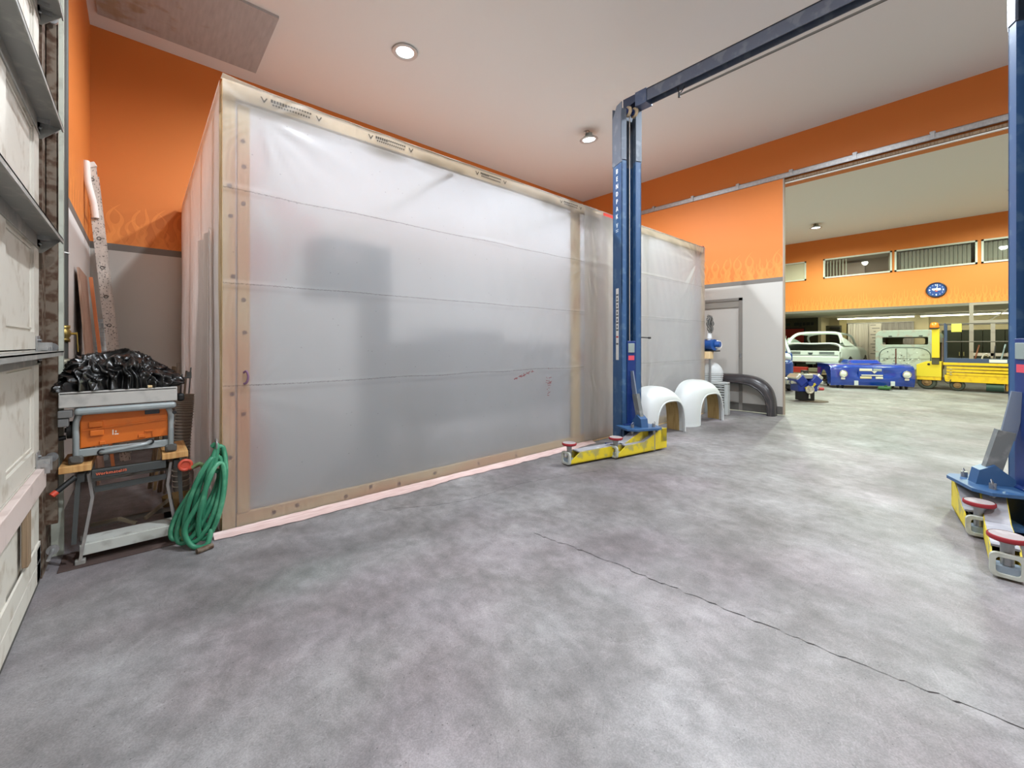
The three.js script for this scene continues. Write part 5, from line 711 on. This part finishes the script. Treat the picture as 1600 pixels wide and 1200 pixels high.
  for (let k = 0; k < 12; k++) { const z = -0.05 + k * 0.15, x = 16.42 + (k % 2) * 0.1; single(['steel_rod', 'bent_pipe', 'bracket_offcut'][k % 3], k % 3 === 0 ? [rod([x, 0.775, z - 0.04], [x + 0.05, 1.1 + r() * 0.2, z + 0.05], 0.016)] : k % 3 === 1 ? [tube([[x, 0.775, z - 0.06], [x, 0.95, z - 0.03], [x, 1.0, z + 0.03], [x + 0.02, 0.93, z + 0.06]], 0.016, 24, 8)] : [rb(0.09, 0.12, 0.11, 0.02, x, 0.825, z, 0, 0.3, 0), rod([x, 0.85, z], [x, 1.05 + r() * 0.2, z + 0.03], 0.012)], M(cols[k % 6], 0.5, 0.3), `${['brown', 'pale', 'black', 'blue-grey', 'dark brown', 'cream'][k % 6]} ${['metal rod standing', 'bent pipe piece', 'bracket offcut'][k % 3]} on the yellow platform, ${k < 6 ? 'toward the control mast' : 'toward the blue lift post'}`, ['rod', 'pipe', 'bracket'][k % 3], 'metal clutter on the yellow platform'); }
}
{
  // back of the low room
  const cab = M(0x3a4238, 0.5), gr = 'dark wall cabinets';
  for (let k = 0; k < 4; k++) { const z = -0.95 + k * 0.52, t = thing('wall_cabinet', ['dark olive wall cabinet nearest the cream pilaster', 'dark olive wall cabinet beside the first one', 'dark olive wall cabinet behind the tall steel frame', 'dark olive wall cabinet behind the blue post'][k], 'cabinet', [22.7, 0.72, z], 0, gr); part('carcass', span(0.02, 0.29, 0, 1.06, 0, 0.51), cab, t); const d = part('door', span(0, 0.018, 0.01, 1.05, 0.005, 0.505), cab, t); part('handle', rod([-0.02, 0.1, k % 2 ? 0.05 : 0.46], [-0.02, 0.25, k % 2 ? 0.05 : 0.46], 0.012), M(0xc8c48c, 0.4), d); }
  const bc = thing('base_counter', 'cream counter under the dark cabinets', 'counter', [22.5, 0, -0.95]); part('counter_body', span(0.1, 0.49, 0, 0.68, 0, 2.1), cream, bc); part('counter_top', span(0.05, 0.49, 0.68, 0.715, -0.02, 2.1), white, bc);
  const pc = thing('strip_curtain', 'hanging curtain of translucent white plastic strips on the rear wall', 'curtain', [22.62, 0, 0]); for (let k = 0; k < 22; k++) part('plastic_strip', surf((u, v) => [0.02 * Math.sin(u * 3.1) + 0.015 * (k % 2), 0.03 + v * 2.1, -3.74 + k * 0.092 + u * 0.104], 4, 2), M(k > 11 ? 0xb0aeae : 0xf0efec, 0.5, 0, { transmission: 0.1, thickness: 0 }), pc); part('curtain_rail', span(-0.02, 0.05, 2.13, 2.16, -3.78, -1.7), galv, pc);
  const dp = thing('stencilled_door_panel', 'pale panel with dark stencil marks before the strip curtain', 'panel', [22.5, 0, -3.02]); part('sheet', span(0, 0.012, 0.0, 2.1, 0.0, 0.36), M(0xd2d0cc, 0.6), dp); for (let k = 0; k < 10; k++) part('stencil_mark', span(-0.003, 0, 2.02 - k * 0.13, 2.06 - k * 0.13, 0.03 + (k % 3) * 0.05, 0.2 + (k % 2) * 0.12), M(0x8d8d8c, 0.7), dp);
  const sh = thing('wall_rack', 'dark narrow rack of small bins on the cream wall', 'rack', [22.3, 0, -4.42]); part('back_board', span(0.1, 0.12, 0.7, 2.06, -0.12, 0.5), M(0x4a4a3a, 0.7), sh); for (let k = 0; k < 9; k++) part('bin', rspan(0.01, 0.0, 0.1, 0.8 + k * 0.14, 0.88 + k * 0.14, 0.1, 0.46), black, sh);
  const po = thing('red_poster', 'red framed board on the dark wall behind the white coupe', 'poster', [21.56, 0, -6.3]); part('frame', span(0, 0.03, 0.9, 1.98, 0, 1.27), black, po); part('sheet', span(-0.005, 0, 0.95, 1.93, 0.05, 1.22), M(0xa3261a, 0.6), po);
  const sg = thing('wall_letters', 'row of dark raised letters on the dark olive wall', 'sign', [21.57, 2.12, -5.55]); [0.16, 0.1, 0.1, 0.14, 0.1].reduce((z, w, k) => { part('letter', rspan(0.01, 0, 0.03, k === 1 ? -0.1 : -0.05, 0.08, z, z + w), M(0x14160f, 0.6), sg); return z + w + 0.03; }, 0.1); [0.2, 0.2, 0.2, 0.12].reduce((z, w) => { part('letter', rspan(0.01, 0, 0.03, -0.05, 0.06, z, z + w), M(0x163a2c, 0.6), sg); return z + w + 0.02; }, -0.85);
  const cl = thing('wall_clock', 'round blue wall clock with white markings on the orange wall', 'clock', [FX, 2.87, -0.85]);
  part('rim', place(new THREE.TorusGeometry(0.205, 0.02, 8, 40), -0.03, 0, 0, 0, Math.PI / 2), M(0x1a2238, 0.3), cl); part('case', cyl(0.2, 0.2, 0.03, -0.018, 0, 0, 0, 0, Math.PI / 2, 40), M(0x141c34, 0.5), cl);
  const face = canvas(256, 256, (c) => { c.fillStyle = '#1d3f86'; c.fillRect(0, 0, 256, 256); c.fillStyle = '#eef2f6'; c.font = 'bold 44px sans-serif'; c.textAlign = 'center'; c.textBaseline = 'middle'; for (const [s, a] of [['12', 0], ['3', 1], ['6', 2], ['9', 3]]) c.fillText(s, 128 + 96 * Math.sin(a * Math.PI / 2), 128 - 96 * Math.cos(a * Math.PI / 2)); for (let k = 0; k < 12; k++) if (k % 3) { c.beginPath(); c.arc(128 + 100 * Math.sin(k * Math.PI / 6), 128 - 100 * Math.cos(k * Math.PI / 6), 6, 0, 7); c.fill(); } c.fillRect(66, 98, 124, 30); c.fillStyle = '#d04848'; c.fillRect(112, 122, 34, 40); c.fillStyle = '#3a7a4a'; c.fillRect(120, 128, 14, 22); c.fillStyle = '#eef2f6'; c.fillRect(84, 134, 22, 8); c.fillRect(150, 134, 26, 8); });
  const g = new THREE.CircleGeometry(0.19, 40); g.rotateY(-Math.PI / 2).translate(-0.035, 0, 0); part('face', g, M(0xffffff, 0.4, 0, { map: face }), cl, 'blue dial with white numerals', true); part('hand', [box(0.004, 0.12, 0.012, -0.039, 0.05, 0.01, 0.3, 0, 0), box(0.004, 0.1, 0.012, -0.039, -0.01, 0.05, 1.5, 0, 0)], white, cl);
}
renderer.render(scene, camera);
